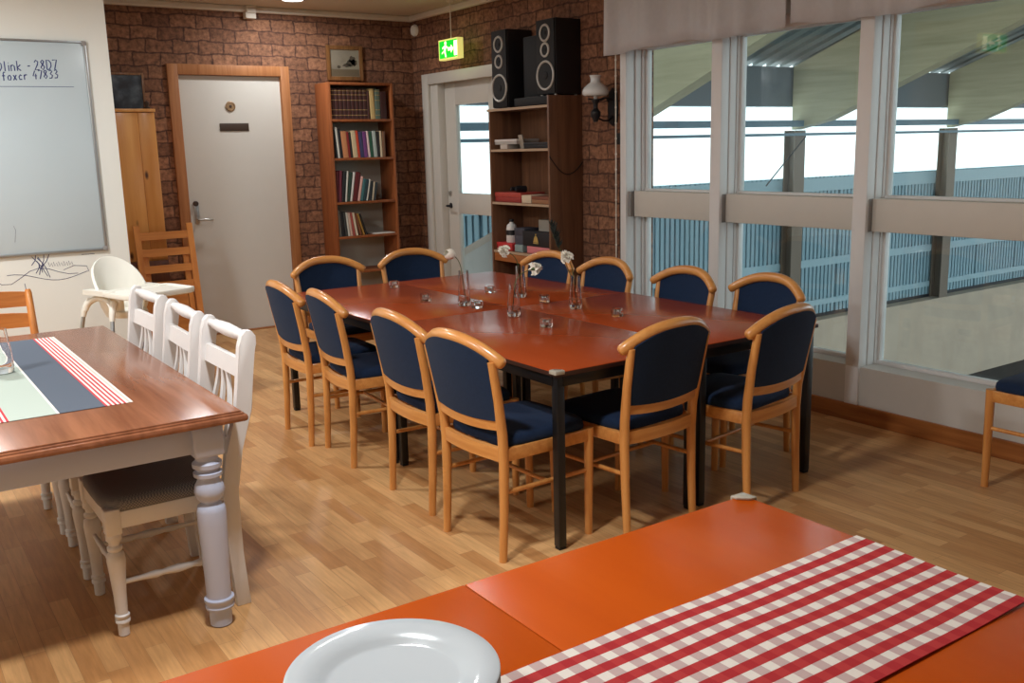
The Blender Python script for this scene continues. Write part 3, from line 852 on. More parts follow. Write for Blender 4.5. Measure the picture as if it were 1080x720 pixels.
# ------------------------------------------------------------------ white farmhouse chairs
def houndstooth():
    m, nt, b = new_mat('grey_checked_upholstery')
    tc = N(nt, 'ShaderNodeTexCoord')
    ck = N(nt, 'ShaderNodeTexChecker', Scale=200.0)
    ck.inputs['Color1'].default_value = s2l((150, 146, 142))+(1,)
    ck.inputs['Color2'].default_value = s2l((92, 92, 98))+(1,)
    nt.links.new(tc.outputs['Object'], ck.inputs['Vector'])
    nt.links.new(ck.outputs['Color'], b.inputs['Base Color'])
    b.inputs['Roughness'].default_value = 0.95; b.inputs['Specular IOR Level'].default_value = 0.1
    return m
M_check = houndstooth()
def make_white_chair():
    t = thing('farmhouse_chair', '', 'chair')
    # back posts: shaped boards in the y-z plane
    side = [(-0.200, 0.0), (-0.150, 0.0), (-0.138, 0.20), (-0.132, 0.42), (-0.155, 0.56), (-0.203, 0.695), (-0.212, 0.78), (-0.222, 0.86), (-0.230, 0.92), (-0.240, 0.955), (-0.256, 0.972), (-0.276, 0.970), (-0.290, 0.950), (-0.290, 0.920), (-0.277, 0.885), (-0.268, 0.80), (-0.258, 0.70), (-0.212, 0.56), (-0.184, 0.42), (-0.186, 0.20)]
    for sx in (-1, 1):
        MB().prism(side, sx*0.205-0.016, sx*0.205+0.016, bev=0.003, axis='X').build('leg', M_paintw, t)
    fl = [(0.014, 0.0), (0.018, 0.003), (0.0185, 0.045), (0.024, 0.049), (0.024, 0.058), (0.020, 0.062), (0.024, 0.066), (0.024, 0.074), (0.019, 0.078), (0.021, 0.15), (0.026, 0.22), (0.030, 0.265), (0.027, 0.288), (0.017, 0.296), (0.024, 0.302), (0.024, 0.312), (0.017, 0.318), (0.018, 0.33), (0.025, 0.337), (0.025, 0.35), (0.021, 0.36)]
    for sx in (-1, 1):
        MB().lathe(fl, (sx*0.185, 0.222, 0), 20).box((sx*0.185, 0.222, 0.40), (0.05, 0.05, 0.088), 0.005).build('leg', M_paintw, t, ang=50)
    f = MB()
    f.mm(-0.165, 0.165, 0.212, 0.240, 0.375, 0.432, 0.003).mm(-0.19, 0.19, -0.168, -0.148, 0.375, 0.432, 0.003)
    for sx in (-1, 1): f.mm(sx*0.186, sx*0.208, -0.16, 0.20, 0.375, 0.432, 0.003)
    f.build('seat_frame', M_paintw, t)
    c = MB()
    rings = []
    n = 36
    for sc, z in ((0.97, 0.4325), (1.0, 0.440), (1.0, 0.455), (0.97, 0.470), (0.88, 0.478), (0.5, 0.483)):
        rg = []
        for k in range(n):
            a = 2*math.pi*k/n
            cx, cy = math.cos(a), math.sin(a)
            px = math.copysign(abs(cx)**0.4, cx)*(0.214+0.008*cy); py = math.copysign(abs(cy)**0.4, cy)*0.200
            rg.append(c.bm.verts.new((px*sc*(0.88 if py < -0.1 else 1.0), py*sc+0.048, z)))
        rings.append(rg)
    for A, B in zip(rings, rings[1:]):
        for k in range(n): c.bm.faces.new((A[k], A[(k+1) % n], B[(k+1) % n], B[k]))
    c.bm.faces.new(rings[0]); c.bm.faces.new(rings[-1])
    c.build('seat', M_check, t, ang=70)
    # turned handle rail, crest slat, lower slat
    h = [(0.013, -0.19), (0.014, -0.14), (0.020, -0.125), (0.016, -0.115), (0.021, -0.09), (0.024, 0.0), (0.021, 0.09), (0.016, 0.115), (0.020, 0.125), (0.014, 0.14), (0.013, 0.19)]
    MB().lathe(h, (0, -0.264, 0.945), 16, axis='X').build('handle_rail', M_paintw, t, ang=60)
    MB().sheet(lambda u, v: ((2*u-1)*0.19, -0.240-0.010*v, 0.805+0.062*v), 1, 3, (0, 0.02, 0)).build('crest_slat', M_paintw, t)
    MB().sheet(lambda u, v: ((2*u-1)*0.19, -0.180-0.014*v, 0.545+0.045*v), 1, 3, (0, 0.02, 0)).build('lower_slat', M_paintw, t)
    for x0, x1, w in ((-0.042, -0.105, 0.026), (0.0, 0.0, 0.028), (0.042, 0.105, 0.026)):
        def sl(u, v, x0=x0, x1=x1, w=w):
            k = v**1.5
            x = x1+(x0-x1)*k
            return (x+(u-0.5)*w*(0.8+0.4*(1-v)), -0.192-0.058*(1-(1-v)**1.6)+0.012*v, 0.585+0.225*v)
        MB().sheet(sl, 2, 10, (0, 0.011, 0)).build('back_slat', M_paintw, t)
    tp_ = [(0.008, -0.19), (0.009, -0.12), (0.013, -0.07), (0.010, -0.05), (0.015, 0.0), (0.010, 0.05), (0.013, 0.07), (0.009, 0.12), (0.008, 0.19)]
    for sx in (-1, 1):
        s = MB().lathe([(r, z*1.02) for r, z in tp_], (sx*0.188, 0.030, 0.185), 12, axis='Y')
        s.build('stretcher', M_paintw, t, ang=60)
    MB().lathe([(r*0.9, z) for r, z in tp_], (0, 0.222, 0.235), 12, axis='X').build('stretcher', M_paintw, t, ang=60)
    MB().lathe([(r*0.9, z) for r, z in tp_], (0, -0.162, 0.25), 12, axis='X').build('stretcher', M_paintw, t, ang=60)
    return t
WCG = 'white farmhouse chairs at the farmhouse table'
w0 = make_white_chair()
w0.location = (0.785, 3.345, 0); w0.rotation_euler = (0, 0, R(90)); w0['group'] = WCG
w0['label'] = 'white farmhouse chair nearest, pushed under the right side of farmhouse table'
dup(w0, (0.785, 3.875, 0), R(88), 'white farmhouse chair in the middle of three on the right table side', WCG)
dup(w0, (0.785, 4.42, 0), R(91), 'white farmhouse chair farthest of three, in front of the high chair', WCG)
dup(w0, (-0.03, 3.44, 0), R(-94), 'white farmhouse chair on the left side, only its front legs in view', WCG)

# ------------------------------------------------------------------ pine ladder-back chairs
def make_ladder_chair(zs, top, name, label, loc, rz, W=0.20):
    t = thing(name, label, 'chair', loc, rz)
    for sx in (-1, 1):
        pts = [(sx*W, -0.20, 0), (sx*W, -0.19, 0.43), (sx*W, -0.215, 0.65), (sx*W, -0.27, top-0.02), (sx*W, -0.275, top)]
        MB().tube(pts, [0.016, 0.020, 0.020, 0.018, 0.013], 10).build('leg', M_ladder, t)
        MB().tube([(sx*W, 0.19, 0), (sx*W, 0.19, 0.43)], [0.016, 0.020], 10).build('leg', M_ladder, t)
    for z, hh in zs:
        yb = -0.19-0.085*max(0, (z-0.43))/(top-0.43)
        MB().sheet(lambda u, v: ((2*u-1)*W, yb-0.02*(1-(2*u-1)**2)-0.004*v, z+hh*(v-0.5)+0.012*(1-(2*u-1)**2)*v), 10, 2, (0, 0.016, 0)).build('back_slat', M_ladderX, t)
    MB().box((0, 0.0, 0.440), (2*W+0.03, 0.42, 0.026), 0.01).build('seat', M_ladderX, t)
    f = MB().mm(-W, W, 0.18, 0.20, 0.385, 0.427, 0.003).mm(-W, W, -0.20, -0.18, 0.385, 0.427, 0.003)
    for sx in (-1, 1): f.mm(sx*W-0.01, sx*W+0.01, -0.19, 0.19, 0.385, 0.427, 0.003)
    f.build('seat_frame', M_ladderX, t)
    for sx in (-1, 1): MB().tube([(sx*W, -0.19, 0.2), (sx*W, 0.19, 0.2)], 0.010, 8).build('stretcher', M_ladder, t)
    MB().tube([(-W, 0.19, 0.28), (W, 0.19, 0.28)], 0.010, 8).build('stretcher', M_ladderX, t)
    return t
fc = thing('folding_chair', 'folded pine slat chair leaning in front of the pine cabinet', 'chair', (2.02, 7.69, 0), 0)
LEAN = 0.16
def fy(z): return LEAN*z
for sx in (-1, 1):
    MB().sheet(lambda u, v: (sx*0.205+(u-0.5)*0.046, fy(1.03*v), 1.03*v), 1, 8, (0, 0.026, 0)).build('side_rail', M_ladder, fc)
    MB().sheet(lambda u, v: (sx*0.155+(u-0.5)*0.040, fy(0.78*v)+0.034, 0.78*v), 1, 6, (0, 0.024, 0)).build('leg', M_ladder, fc)
for z in (0.945, 0.815, 0.685, 0.555):
    MB().sheet(lambda u, v: ((u-0.5)*0.364, fy(z+0.058*v), z+0.058*v-0.03), 1, 1, (0, 0.020, 0)).build('back_slat', M_ladderX, fc)
MB().sheet(lambda u, v: ((u-0.5)*0.26, fy(0.14+0.34*v)+0.036, 0.14+0.34*v), 1, 3, (0, 0.022, 0)).build('seat', M_ladderX, fc)
MB().tube([(-0.19, fy(0.10), 0.10), (0.19, fy(0.10), 0.10)], 0.010, 8).build('stretcher', M_ladderX, fc)
make_ladder_chair([(0.835, 0.075), (0.725, 0.07), (0.61, 0.06)], 0.885, 'ladderback_chair', 'low pine ladder-back chair at the far end of farmhouse table, left photo edge', (0.515, 5.32, 0), R(180))

# ------------------------------------------------------------------ high chair
hc = thing('high_chair', 'white plastic high chair with tray and silver legs before the whiteboard wall', 'high chair', (1.385, 6.40, 0), R(180+16))
def shell():
    mb = MB()
    # rounded tub: back arch high, sides low; open to the front (+y)
    n = 40
    prof = []
    for k in range(n+1):
        a = R(-62)+R(304)*k/n          # angle round the seat, starting front right
        prof.append(a)
    outer, inner = [], []
    def pt(a, rr, z):
        return Vector((rr*1.05*math.cos(a), rr*1.0*math.sin(a)*-1-0.045, z))
    for a in prof:
        bk = max(0.0, math.sin(a))       # 1 at the back
        zt = 0.735 + 0.195*(bk**0.9)
        rows_o = [pt(a, 0.110, 0.56), pt(a, 0.138, 0.63), pt(a, 0.158, 0.735), pt(a, 0.162+0.020*bk, zt-0.01), pt(a, 0.156+0.018*bk, zt)]
        rows_i = [pt(a, 0.148+0.018*bk, zt), pt(a, 0.145+0.015*bk, zt-0.02), pt(a, 0.144, 0.72), pt(a, 0.126, 0.64), pt(a, 0.108, 0.60)]
        outer.append([mb.bm.verts.new(p) for p in rows_o+rows_i])
    m = len(outer[0])
    for A, B in zip(outer, outer[1:]):
        for k in range(m):
            mb.bm.faces.new((A[k], B[k], B[(k+1) % m], A[(k+1) % m]))
    mb.bm.faces.new(outer[0]); mb.bm.faces.new(list(reversed(outer[-1])))
    mb.lathe([(0.02, 0.560), (0.108, 0.560), (0.118, 0.575), (0.112, 0.60), (0.02, 0.60)], (0, 0, 0), 32)
    return mb
shell().build('seat', M_plasticw, hc, ang=50)
tr_ = MB()
def rrect(hx, hy, cy, ex=0.3, n=40):
    P = []
    for k in range(n):
        a = 2*math.pi*k/n
        P.append((math.copysign(abs(math.cos(a))**ex, math.cos(a))*hx, cy+math.copysign(abs(math.sin(a))**ex, math.sin(a))*hy))
    return P
rr = []
for sc, z in ((0.93, 0.716), (0.985, 0.722), (1.0, 0.742), (0.985, 0.752), (0.93, 0.752), (0.90, 0.742), (0.5, 0.741)):
    rr.append([tr_.bm.verts.new((p[0]*sc, 0.27+(p[1]-0.27)*sc, z)) for p in rrect(0.235, 0.185, 0.27)])
for A, B in zip(rr, rr[1:]):
    for k in range(40): tr_.bm.faces.new((A[k], A[(k+1) % 40], B[(k+1) % 40], B[k]))
tr_.bm.faces.new(rr[0]); tr_.bm.faces.new(rr[-1])
tr_.build('tray', M_plasticw, hc, ang=50)
# rim joining the seat sides to the tray
for sx in (-1, 1):
    MB().sheet(lambda u, v: (sx*(0.150+0.060*u), -0.16+0.30*v, 0.727+0.006*v), 2, 6, (0, 0, 0.030)).build('arm_rim', M_plasticw, hc)
for sx in (-1, 1):
    for sy in (-1, 1):
        top, mid, bot = Vector((sx*0.150, sy*0.140-0.03, 0.675)), Vector((sx*0.190, sy*0.175-0.03, 0.600)), Vector((sx*0.285, sy*0.275-0.03, 0.012))
        l = MB().tube([mid, bot], [0.0125, 0.0125], 12)
        lo = l.build('leg', M_alu, hc)
        MB().tube([top, (top+mid)/2+Vector((sx*0.006, sy*0.006, 0)), mid, mid+(bot-mid)*0.06], [0.024, 0.022, 0.019, 0.016], 12).build('leg_socket', M_plasticw, lo)
        MB().tube([bot+Vector((0, 0, 0.025)), bot-Vector((0, 0, 0.012))], [0.016, 0.018], 12).build('foot_cap', M_plasticw, lo)
for sx in (-1, 1):       # arched skirt between front and rear leg
    pts = []
    for k in range(13):
        a = math.pi*k/12
        pts.append((sx*(0.186-0.03*math.sin(a)), -0.168*math.cos(a)-0.03, 0.605+0.085*math.sin(a)))
    MB().tube(pts, 0.019, 10).build('skirt', M_plasticw, hc)

# ------------------------------------------------------------------ pine cabinet, with picture and ornament on it
cb = thing('pine_cabinet', 'tall narrow pine cabinet between the whiteboard wall and white door', 'cabinet', (0, 0, 0))
MB().mm(1.63, 2.055, 7.93, YA-0.02, 0.0, 1.90, 0.003).mm(1.62, 2.062, 7.90, YA-0.02, 1.90, 1.925, 0.004).build('body', M_pine, cb)
MB().mm(1.635, 1.925, 7.908, 7.93, 0.75, 1.895, 0.003).build('door', M_pine, cb)
MB().mm(1.928, 2.055, 7.915, 7.93, 0.75, 1.895, 0.003).build('side_board', M_pine, cb)
for k in range(3):
    d = MB().mm(1.635, 2.055, 7.905, 7.93, 0.05+0.233*k, 0.275+0.233*k, 0.003).build('drawer', M_pinedark, cb)  # lower section in a darker brown than the door above
    d['label'] = 'dark brown drawer front'
    MB().lathe([(0.004, 0), (0.010, 0), (0.010, -0.015), (0.018, -0.02), (0.016, -0.03), (0.003, -0.032)], (1.845, 7.905, 0.165+0.233*k), 16, axis='Y').build('knob', M_pinedark, d)
def picture_mat(name, sky, mid, dark, scale):
    m, nt, b = new_mat(name)
    tc = N(nt, 'ShaderNodeTexCoord')
    nz = N(nt, 'ShaderNodeTexNoise', Scale=scale, Detail=5.0)
    nt.links.new(tc.outputs['Object'], nz.inputs['Vector'])
    rp = N(nt, 'ShaderNodeValToRGB')
    rp.color_ramp.elements[0].position = 0.38; rp.color_ramp.elements[0].color = s2l(dark)+(1,)
    rp.color_ramp.elements[1].position = 0.62; rp.color_ramp.elements[1].color = s2l(sky)+(1,)
    e = rp.color_ramp.elements.new(0.48); e.color = s2l(mid)+(1,)
    nt.links.new(nz.outputs['Fac'], rp.inputs['Fac'])
    nt.links.new(rp.outputs['Color'], b.inputs['Base Color'])
    b.inputs['Roughness'].default_value = 0.3
    return m
def framed(name, label, x0, x1, z0, z1, fw, mframe, mpic, y=YA, d=0.022, lean=0.0):
    t = thing(name, label, 'picture', ((x0+x1)/2, y-0.002, z0))
    t.rotation_euler = (-lean, 0, 0)
    w, h = x1-x0, z1-z0
    f = MB()
    f.mm(-w/2, -w/2+fw, -d, 0, 0, h, 0.003).mm(w/2-fw, w/2, -d, 0, 0, h, 0.003).mm(-w/2+fw, w/2-fw, -d, 0, 0, fw, 0.003).mm(-w/2+fw, w/2-fw, -d, 0, h-fw, h, 0.003)
    f.build('picture_frame', mframe, t)
    MB().mm(-w/2+fw, w/2-fw, -d*0.55, -0.002, fw, h-fw).build('canvas', mpic, t)
    return t, w, h
p1, _, _ = framed('framed_picture', 'dark framed picture standing on top of the pine cabinet', 1.80, 2.095, 1.9255, 2.225, 0.018, M_gold, picture_mat('dark_picture', (86, 96, 104), (44, 52, 62), (26, 30, 38), 7.0), YA-0.05, lean=0.0)
p2, w, h = framed('framed_picture', 'gilt framed painting of a grey scene standing above the bookcase', 3.722, 4.082, 2.200, 2.508, 0.036, M_gold, picture_mat('grey_picture', (150, 142, 126), (138, 130, 116), (116, 106, 92), 4.0), YA-0.005)
# plain dark blot of a tree group with a pale lower field, in slight relief as thick paint
pb = MB()
for cx, cz, rx, rz in ((0.075, 0.185, 0.035, 0.035), (0.06, 0.155, 0.05, 0.03), (0.095, 0.16, 0.03, 0.03), (0.02, 0.135, 0.045, 0.016), (-0.06, 0.12, 0.02, 0.014)):
    g = [(cx+rx*math.cos(2*math.pi*k/14)*(0.8+0.3*((k*7) % 3)/2), cz+rz*math.sin(2*math.pi*k/14)*(0.8+0.3*((k*5) % 3)/2)) for k in range(14)]
    pb.prism(g, -0.0135, -0.0115, axis='Y')
pb.build('painted_trees', plain('dark_oil_paint', (78, 70, 60), 0.5), p2)
MB().mm(-0.14, 0.14, -0.0128, -0.0115, 0.04, 0.10).build('painted_field', plain('brown_oil_paint', (104, 92, 74), 0.5), p2)
og = MB().lathe([(0.004, 0), (0.03, 0), (0.032, 0.008), (0.012, 0.02), (0.018, 0.035), (0.02, 0.05), (0.008, 0.06), (0.003, 0.062)], (2.015, 7.96, 1.9255), 16)
tag(og.build('figurine', M_brown), 'small dark figurine on the front of the pine cabinet top', 'figurine')

# ------------------------------------------------------------------ whiteboard with writing
WB = thing('whiteboard', 'large whiteboard with blue handwriting on the white wall', 'whiteboard', (0, 0, 0))
bx0, bx1, bz0, bz1, by = -0.42, 1.447, 0.925, 2.328, 7.15
MB().mm(bx0, bx1, by-0.014, by, bz0, bz1, 0.002).build('board', M_board, WB)
MB().mm(bx0, bx1, by-0.022, by, bz1-0.014, bz1, 0.003).mm(bx0, bx1, by-0.022, by, bz0, bz0+0.018, 0.003).mm(bx1-0.018, bx1, by-0.022, by, bz0, bz1, 0.003).mm(bx0, bx0+0.018, by-0.022, by, bz0, bz1, 0.003).build('board_frame', M_alu, WB)
MB().mm(bx1-0.030, bx1+0.002, by-0.026, by, bz0-0.002, bz0+0.03, 0.006).build('corner_cap', M_block, WB)
MB().mm(bx1-0.030, bx1+0.002, by-0.026, by, bz1-0.03, bz1+0.002, 0.006).build('corner_cap', M_block, WB)
GL = {  # stroke letters on a unit cell (width 0.6, height 1)
    'D': [[(0.05, 0), (0.05, 1), (0.3, 0.95), (0.5, 0.7), (0.5, 0.35), (0.3, 0.05), (0.05, 0)]],
    'l': [[(0.2, 1), (0.2, 0)]], 'i': [[(0.2, 0.6), (0.2, 0)], [(0.2, 0.8), (0.21, 0.85)]],
    'n': [[(0.05, 0.6), (0.05, 0)], [(0.05, 0.45), (0.2, 0.6), (0.38, 0.5), (0.4, 0)]],
    'k': [[(0.05, 1), (0.05, 0)], [(0.38, 0.6), (0.06, 0.3), (0.4, 0)]],
    '-': [[(0.1, 0.45), (0.35, 0.45)]],
    '2': [[(0.05, 0.8), (0.2, 1), (0.42, 0.85), (0.35, 0.55), (0.05, 0.02), (0.5, 0.05)]],
    '8': [[(0.42, 0.85), (0.25, 1), (0.08, 0.82), (0.25, 0.55), (0.45, 0.28), (0.25, 0), (0.06, 0.25), (0.25, 0.55), (0.42, 0.85)]],
    '7': [[(0.05, 0.98), (0.5, 0.98), (0.22, 0)]],
    'f': [[(0.42, 0.95), (0.28, 1), (0.2, 0.85), (0.2, 0)], [(0.05, 0.58), (0.38, 0.58)]],
    'o': [[(0.22, 0.6), (0.05, 0.4), (0.1, 0.08), (0.3, 0.02), (0.42, 0.3), (0.35, 0.55), (0.22, 0.6)]],
    'x': [[(0.05, 0.6), (0.4, 0)], [(0.4, 0.6), (0.05, 0)]],
    'c': [[(0.4, 0.5), (0.25, 0.6), (0.06, 0.35), (0.15, 0.05), (0.4, 0.08)]],
    'r': [[(0.05, 0.6), (0.05, 0)], [(0.05, 0.4), (0.2, 0.58), (0.38, 0.55)]],
    '4': [[(0.3, 1), (0.05, 0.4), (0.5, 0.4)], [(0.38, 0.65), (0.36, 0)]],
    '3': [[(0.06, 0.92), (0.3, 1), (0.42, 0.8), (0.2, 0.55), (0.45, 0.35), (0.35, 0.05), (0.05, 0.05)]],
    'e': [[(0.08, 0.32), (0.4, 0.36), (0.3, 0.6), (0.1, 0.5), (0.06, 0.2), (0.2, 0.0), (0.4, 0.1)]],
}
def write(mb, text, x0, z0, h, adv, y, slant=0.0, r=0.0022):
    x = x0
    for ch in text:
        for stk in GL.get(ch, []):
            pts = [(x+px*h*0.95, y, z0+pz*h+slant*(x+px*h-x0)) for px, pz in stk]
            mb.tube(pts, r, 6, squash=(1, 0.5, 1))
        x += adv*(0.62 if ch in 'li- ' else 1.0)
wr = MB()
write(wr, 'Dlink - 28D7', 0.893, 2.120, 0.062, 0.0365, by-0.015, 0.06, 0.0034)
write(wr, 'foxcr 47833', 0.917, 2.062, 0.054, 0.0325, by-0.015, 0.07, 0.0034)
wr.tube([(0.60, by-0.015, 2.022), (1.0, by-0.015, 2.028), (1.345, by-0.015, 2.030)], 0.0015, 6, squash=(1, 0.5, 1))
wr.build('handwriting', M_ink, WB)
fn_ = MB().tube([(0.872, by-0.015, 1.02), (0.885, by-0.015, 1.10), (0.875, by-0.015, 1.13)], 0.001, 6, squash=(1, 0.5, 1))
fn_.build('stray_mark', M_pen, WB)
sc_ = MB()
rnd = random.Random(4)
def scrib(pts, r=0.0018):
    sc_.tube([(px, by-0.0012, pz) for px, pz in pts], r, 6, squash=(1, 0.5, 1))
scrib([(0.70+0.06*k, 0.80-0.08*math.sin(k*0.9)*math.exp(-k*0.15)) for k in range(10)])
scrib([(0.80+0.045*k, 0.775+0.03*math.sin(k*0.5+1.2)) for k in range(12)]+[(1.31, 0.79), (1.30, 0.825), (1.22, 0.835), (1.15, 0.81)])
for k in range(9):
    a = rnd.uniform(0.9, 2.2); l = rnd.uniform(0.03, 0.09)
    cx, cz = 1.0+rnd.uniform(-0.05, 0.05), 0.86+rnd.uniform(-0.035, 0.035)
    scrib([(cx-l*math.cos(a), cz-l*math.sin(a)), (cx+0.01, cz), (cx+l*math.cos(a), cz+l*math.sin(a))], 0.0026)
for k in range(5):
    zx = 1.06+0.032*k
    scrib([(zx, 0.87), (zx+0.006, 0.84), (zx+0.02, 0.862), (zx+0.026, 0.838)], 0.0016)
scrib([(1.275, 0.905), (1.36, 0.905)], 0.0018)
scrib([(0.90, 0.74), (0.905, 0.69)], 0.002)
tag(sc_.build('wall_scribble', M_pen), 'tangled blue and black pen scribbles on white wall below the whiteboard', 'scribble')

# ------------------------------------------------------------------ bookcase with books on the back wall
BX0, BX1, BY0, BY1 = 3.596, 4.232, 8.06, YA-0.006
bc = thing('bookcase', 'narrow red brown bookcase full of books beside the white door', 'bookcase', (0, 0, 0))
for sx in (BX0, BX1-0.022): MB().mm(sx, sx+0.022, BY0, BY1, 0, 2.165, 0.002).build('side_panel', M_shelf, bc)
SH = [0.48, 0.802, 1.113, 1.504, 1.845]
for z in SH: MB().mm(BX0+0.022, BX1-0.022, BY0+0.004, BY1-0.008, z-0.022, z, 0.002).build('shelf', M_shelf, bc)
MB().mm(BX0+0.022, BX1-0.022, BY0+0.002, BY1-0.008, 2.142, 2.165, 0.002).build('top_panel', M_shelf, bc)
MB().mm(BX0+0.022, BX1-0.022, BY0+0.004, BY1-0.008, 0.06, 0.082, 0.002).build('bottom_panel', M_shelf, bc)
MB().mm(BX0+0.022, BX1-0.022, BY1-0.008, BY1, 0.0, 2.16).build('back_panel', M_shelfback, bc)
def cloth_col(rgb): return plain('book_cloth_%d_%d_%d' % rgb, rgb, 0.6, noise=0.1, nscale=30)
M_page = plain('book_pages', (206, 196, 172), 0.9)
M_bandgold = plain('spine_gilding', (168, 140, 92), 0.4, 0.5)
def book(x, z, w, h, d, tilt, rgb, label, group, bands=False):
    """book standing with its spine to the front (-y); tilt leans it about y"""
    t = thing('book', label, 'book', (x, BY0+0.02+0.0, z), 0, group)
    t.rotation_euler = (0, R(tilt), 0)
    c = MB().mm(0, 0.0025, 0.004, d, 0, h, 0.0008).mm(w-0.0025, w, 0.004, d, 0, h, 0.0008)
    n = 8
    pl = [(w/2-w/2*math.cos(math.pi*k/n), 0.004-0.005*math.sin(math.pi*k/n)) for k in range(n+1)]
    pl += [(w-0.0025, 0.007), (0.0025, 0.007)]
    c.prism(pl, 0, h)
    c.build('cover', cloth_col(rgb), t)
    MB().mm(0.0026, w-0.0026, 0.0075, d-0.004, 0.003, h-0.003).build('page_block', M_page, t)
    if bands:
        b = MB()
        for zz in (0.12, 0.30, 0.62, 0.80, 0.93):
            pl2 = [(w/2-(w/2+0.0006)*math.cos(math.pi*k/n), 0.004-0.0057*math.sin(math.pi*k/n)) for k in range(n+1)]
            b.prism(pl2, h*zz, h*zz+0.006)
        b.build('spine_band', M_bandgold, t)
    return t
DK, BK_, WHT = (62, 26, 24), (28, 28, 32), (206, 206, 196)
xL = BX0+0.026
ORD = ['first', 'second', 'third', 'fourth', 'fifth', 'sixth', 'seventh', 'eighth', 'ninth', 'tenth', 'eleventh', 'twelfth', 'thirteenth', 'fourteenth', 'fifteenth', 'sixteenth']
def row(z, specs, sname, group, tilt_gap=True):
    K = 24
    edge = [xL+0.001]*(K+1)                 # right-hand profile of what already stands on the shelf
    for i, (cname, rgb, w, h, tilt, bands) in enumerate(specs):
        a = R(tilt)
        cor = [(px*math.cos(a)+pz*math.sin(a), -px*math.sin(a)+pz*math.cos(a)) for px, pz in ((-0.0006, 0), (w+0.0006, 0), (w+0.0006, h), (-0.0006, h))]
        zmin = min(c[1] for c in cor)
        def span(zz):
            xs = []
            for (x0, z0), (x1, z1) in zip(cor, cor[1:]+cor[:1]):
                z0, z1 = z0-zmin, z1-zmin
                if abs(z1-z0) < 1e-9:
                    if abs(zz-z0) < 1e-6: xs += [x0, x1]
                elif min(z0, z1)-1e-9 <= zz <= max(z0, z1)+1e-9:
                    xs.append(x0+(x1-x0)*(zz-z0)/(z1-z0))
            return (min(xs), max(xs)) if xs else None
        sp_ = [span(0.30*k/K) for k in range(K+1)]
        x = max(edge[k]-sp_[k][0] for k in range(K+1) if sp_[k])+0.0012
        for k in range(K+1):
            if sp_[k]: edge[k] = max(edge[k], x+sp_[k][1])
        book(x, z+0.0008-zmin, w, h, 0.17 if w < 0.05 else 0.2, tilt, rgb, '%s book, %s from the left on the %s shelf of the book-filled bookcase' % (cname, ORD[i], sname), group, bands)
row(SH[4], [('gilt-banded dark red', DK, 0.037, 0.262, 0, True)]*9 + [('dark red', (70, 34, 28), 0.02, 0.25, 0, False), ('beige', (196, 168, 112), 0.046, 0.268, -2.0, False), ('grey green', (88, 104, 92), 0.05, 0.262, 0, True), ('dark maroon', (54, 22, 20), 0.062, 0.245, 0, False)], 'top', 'books on the top shelf')
row(SH[3], [('thin black', BK_, 0.022, 0.25, -4, False), ('white', WHT, 0.020, 0.27, -4, False), ('black', BK_, 0.026, 0.26, -4, False), ('tan orange', (196, 132, 88), 0.052, 0.235, -4, False), ('dark red', (130, 30, 30), 0.02, 0.232, -4, False), ('black', (34, 30, 28), 0.018, 0.225, -4, False), ('cream', (206, 186, 148), 0.046, 0.24, -4, False), ('orange red', (192, 66, 40), 0.022, 0.24, -4, False), ('dark blue', (58, 58, 96), 0.036, 0.23, -3, False), ('violet', (112, 58, 118), 0.036, 0.23, -3, False), ('pink white', (222, 196, 196), 0.02, 0.235, -4, False), ('dark green', (36, 84, 62), 0.03, 0.23, -4, False), ('pale grey', (170, 182, 176), 0.036, 0.235, -3, False), ('black', (30, 26, 26), 0.026, 0.23, -1, False), ('cream', (214, 196, 164), 0.02, 0.235, -1, False), ('brown', (120, 84, 60), 0.03, 0.23, 0, False)], 'second', 'books on the second shelf')
row(SH[2], [('thin maroon', (96, 30, 40), 0.024, 0.275, 2, False), ('burgundy', (110, 40, 56), 0.024, 0.28, 4, False), ('black', BK_, 0.03, 0.275, 6, False), ('white', WHT, 0.016, 0.275, 7, False), ('dark green', (34, 58, 48), 0.028, 0.265, 9, False), ('white', (214, 212, 206), 0.02, 0.265, 10, False), ('dark red', (94, 24, 28), 0.048, 0.262, 11, False), ('pink', (216, 170, 160), 0.024, 0.225, 12, False), ('teal', (60, 108, 112), 0.03, 0.20, 12, False), ('dark teal', (30, 56, 64), 0.026, 0.195, 12, False), ('white', WHT, 0.014, 0.195, 12, False), ('black', (34, 40, 44), 0.028, 0.175, 10, False), ('cream', (196, 184, 160), 0.014, 0.17, 9, False), ('dark grey', (44, 52, 56), 0.024, 0.165, 9, False)], 'third', 'books on the third shelf')
row(SH[1], [('grey', (120, 118, 112), 0.022, 0.235, -2, False), ('black', BK_, 0.026, 0.225, -3, False), ('dark grey', (56, 60, 60), 0.022, 0.22, -4, False), ('white', WHT, 0.018, 0.215, -5, False), ('pink cream', (206, 176, 160), 0.022, 0.21, -6, False), ('red', (170, 80, 74), 0.018, 0.212, -7, False), ('cream', (216, 204, 180), 0.02, 0.21, -9, False), ('brown', (122, 72, 46), 0.02, 0.208, -13, False), ('yellow ochre', (170, 130, 60), 0.016, 0.205, -16, False), ('black', (30, 28, 28), 0.018, 0.205, -18, False)], 'fourth', 'books on the fourth shelf')
mg = MB().mm(3.98, 4.19, BY0+0.01, BY0+0.20, SH[1]+0.0005, SH[1]+0.010, 0.001)
tag(mg.build('magazine', plain('magazine_paper', (214, 212, 204), 0.5)), 'white magazine lying flat on the fourth shelf of the bookcase', 'magazine')

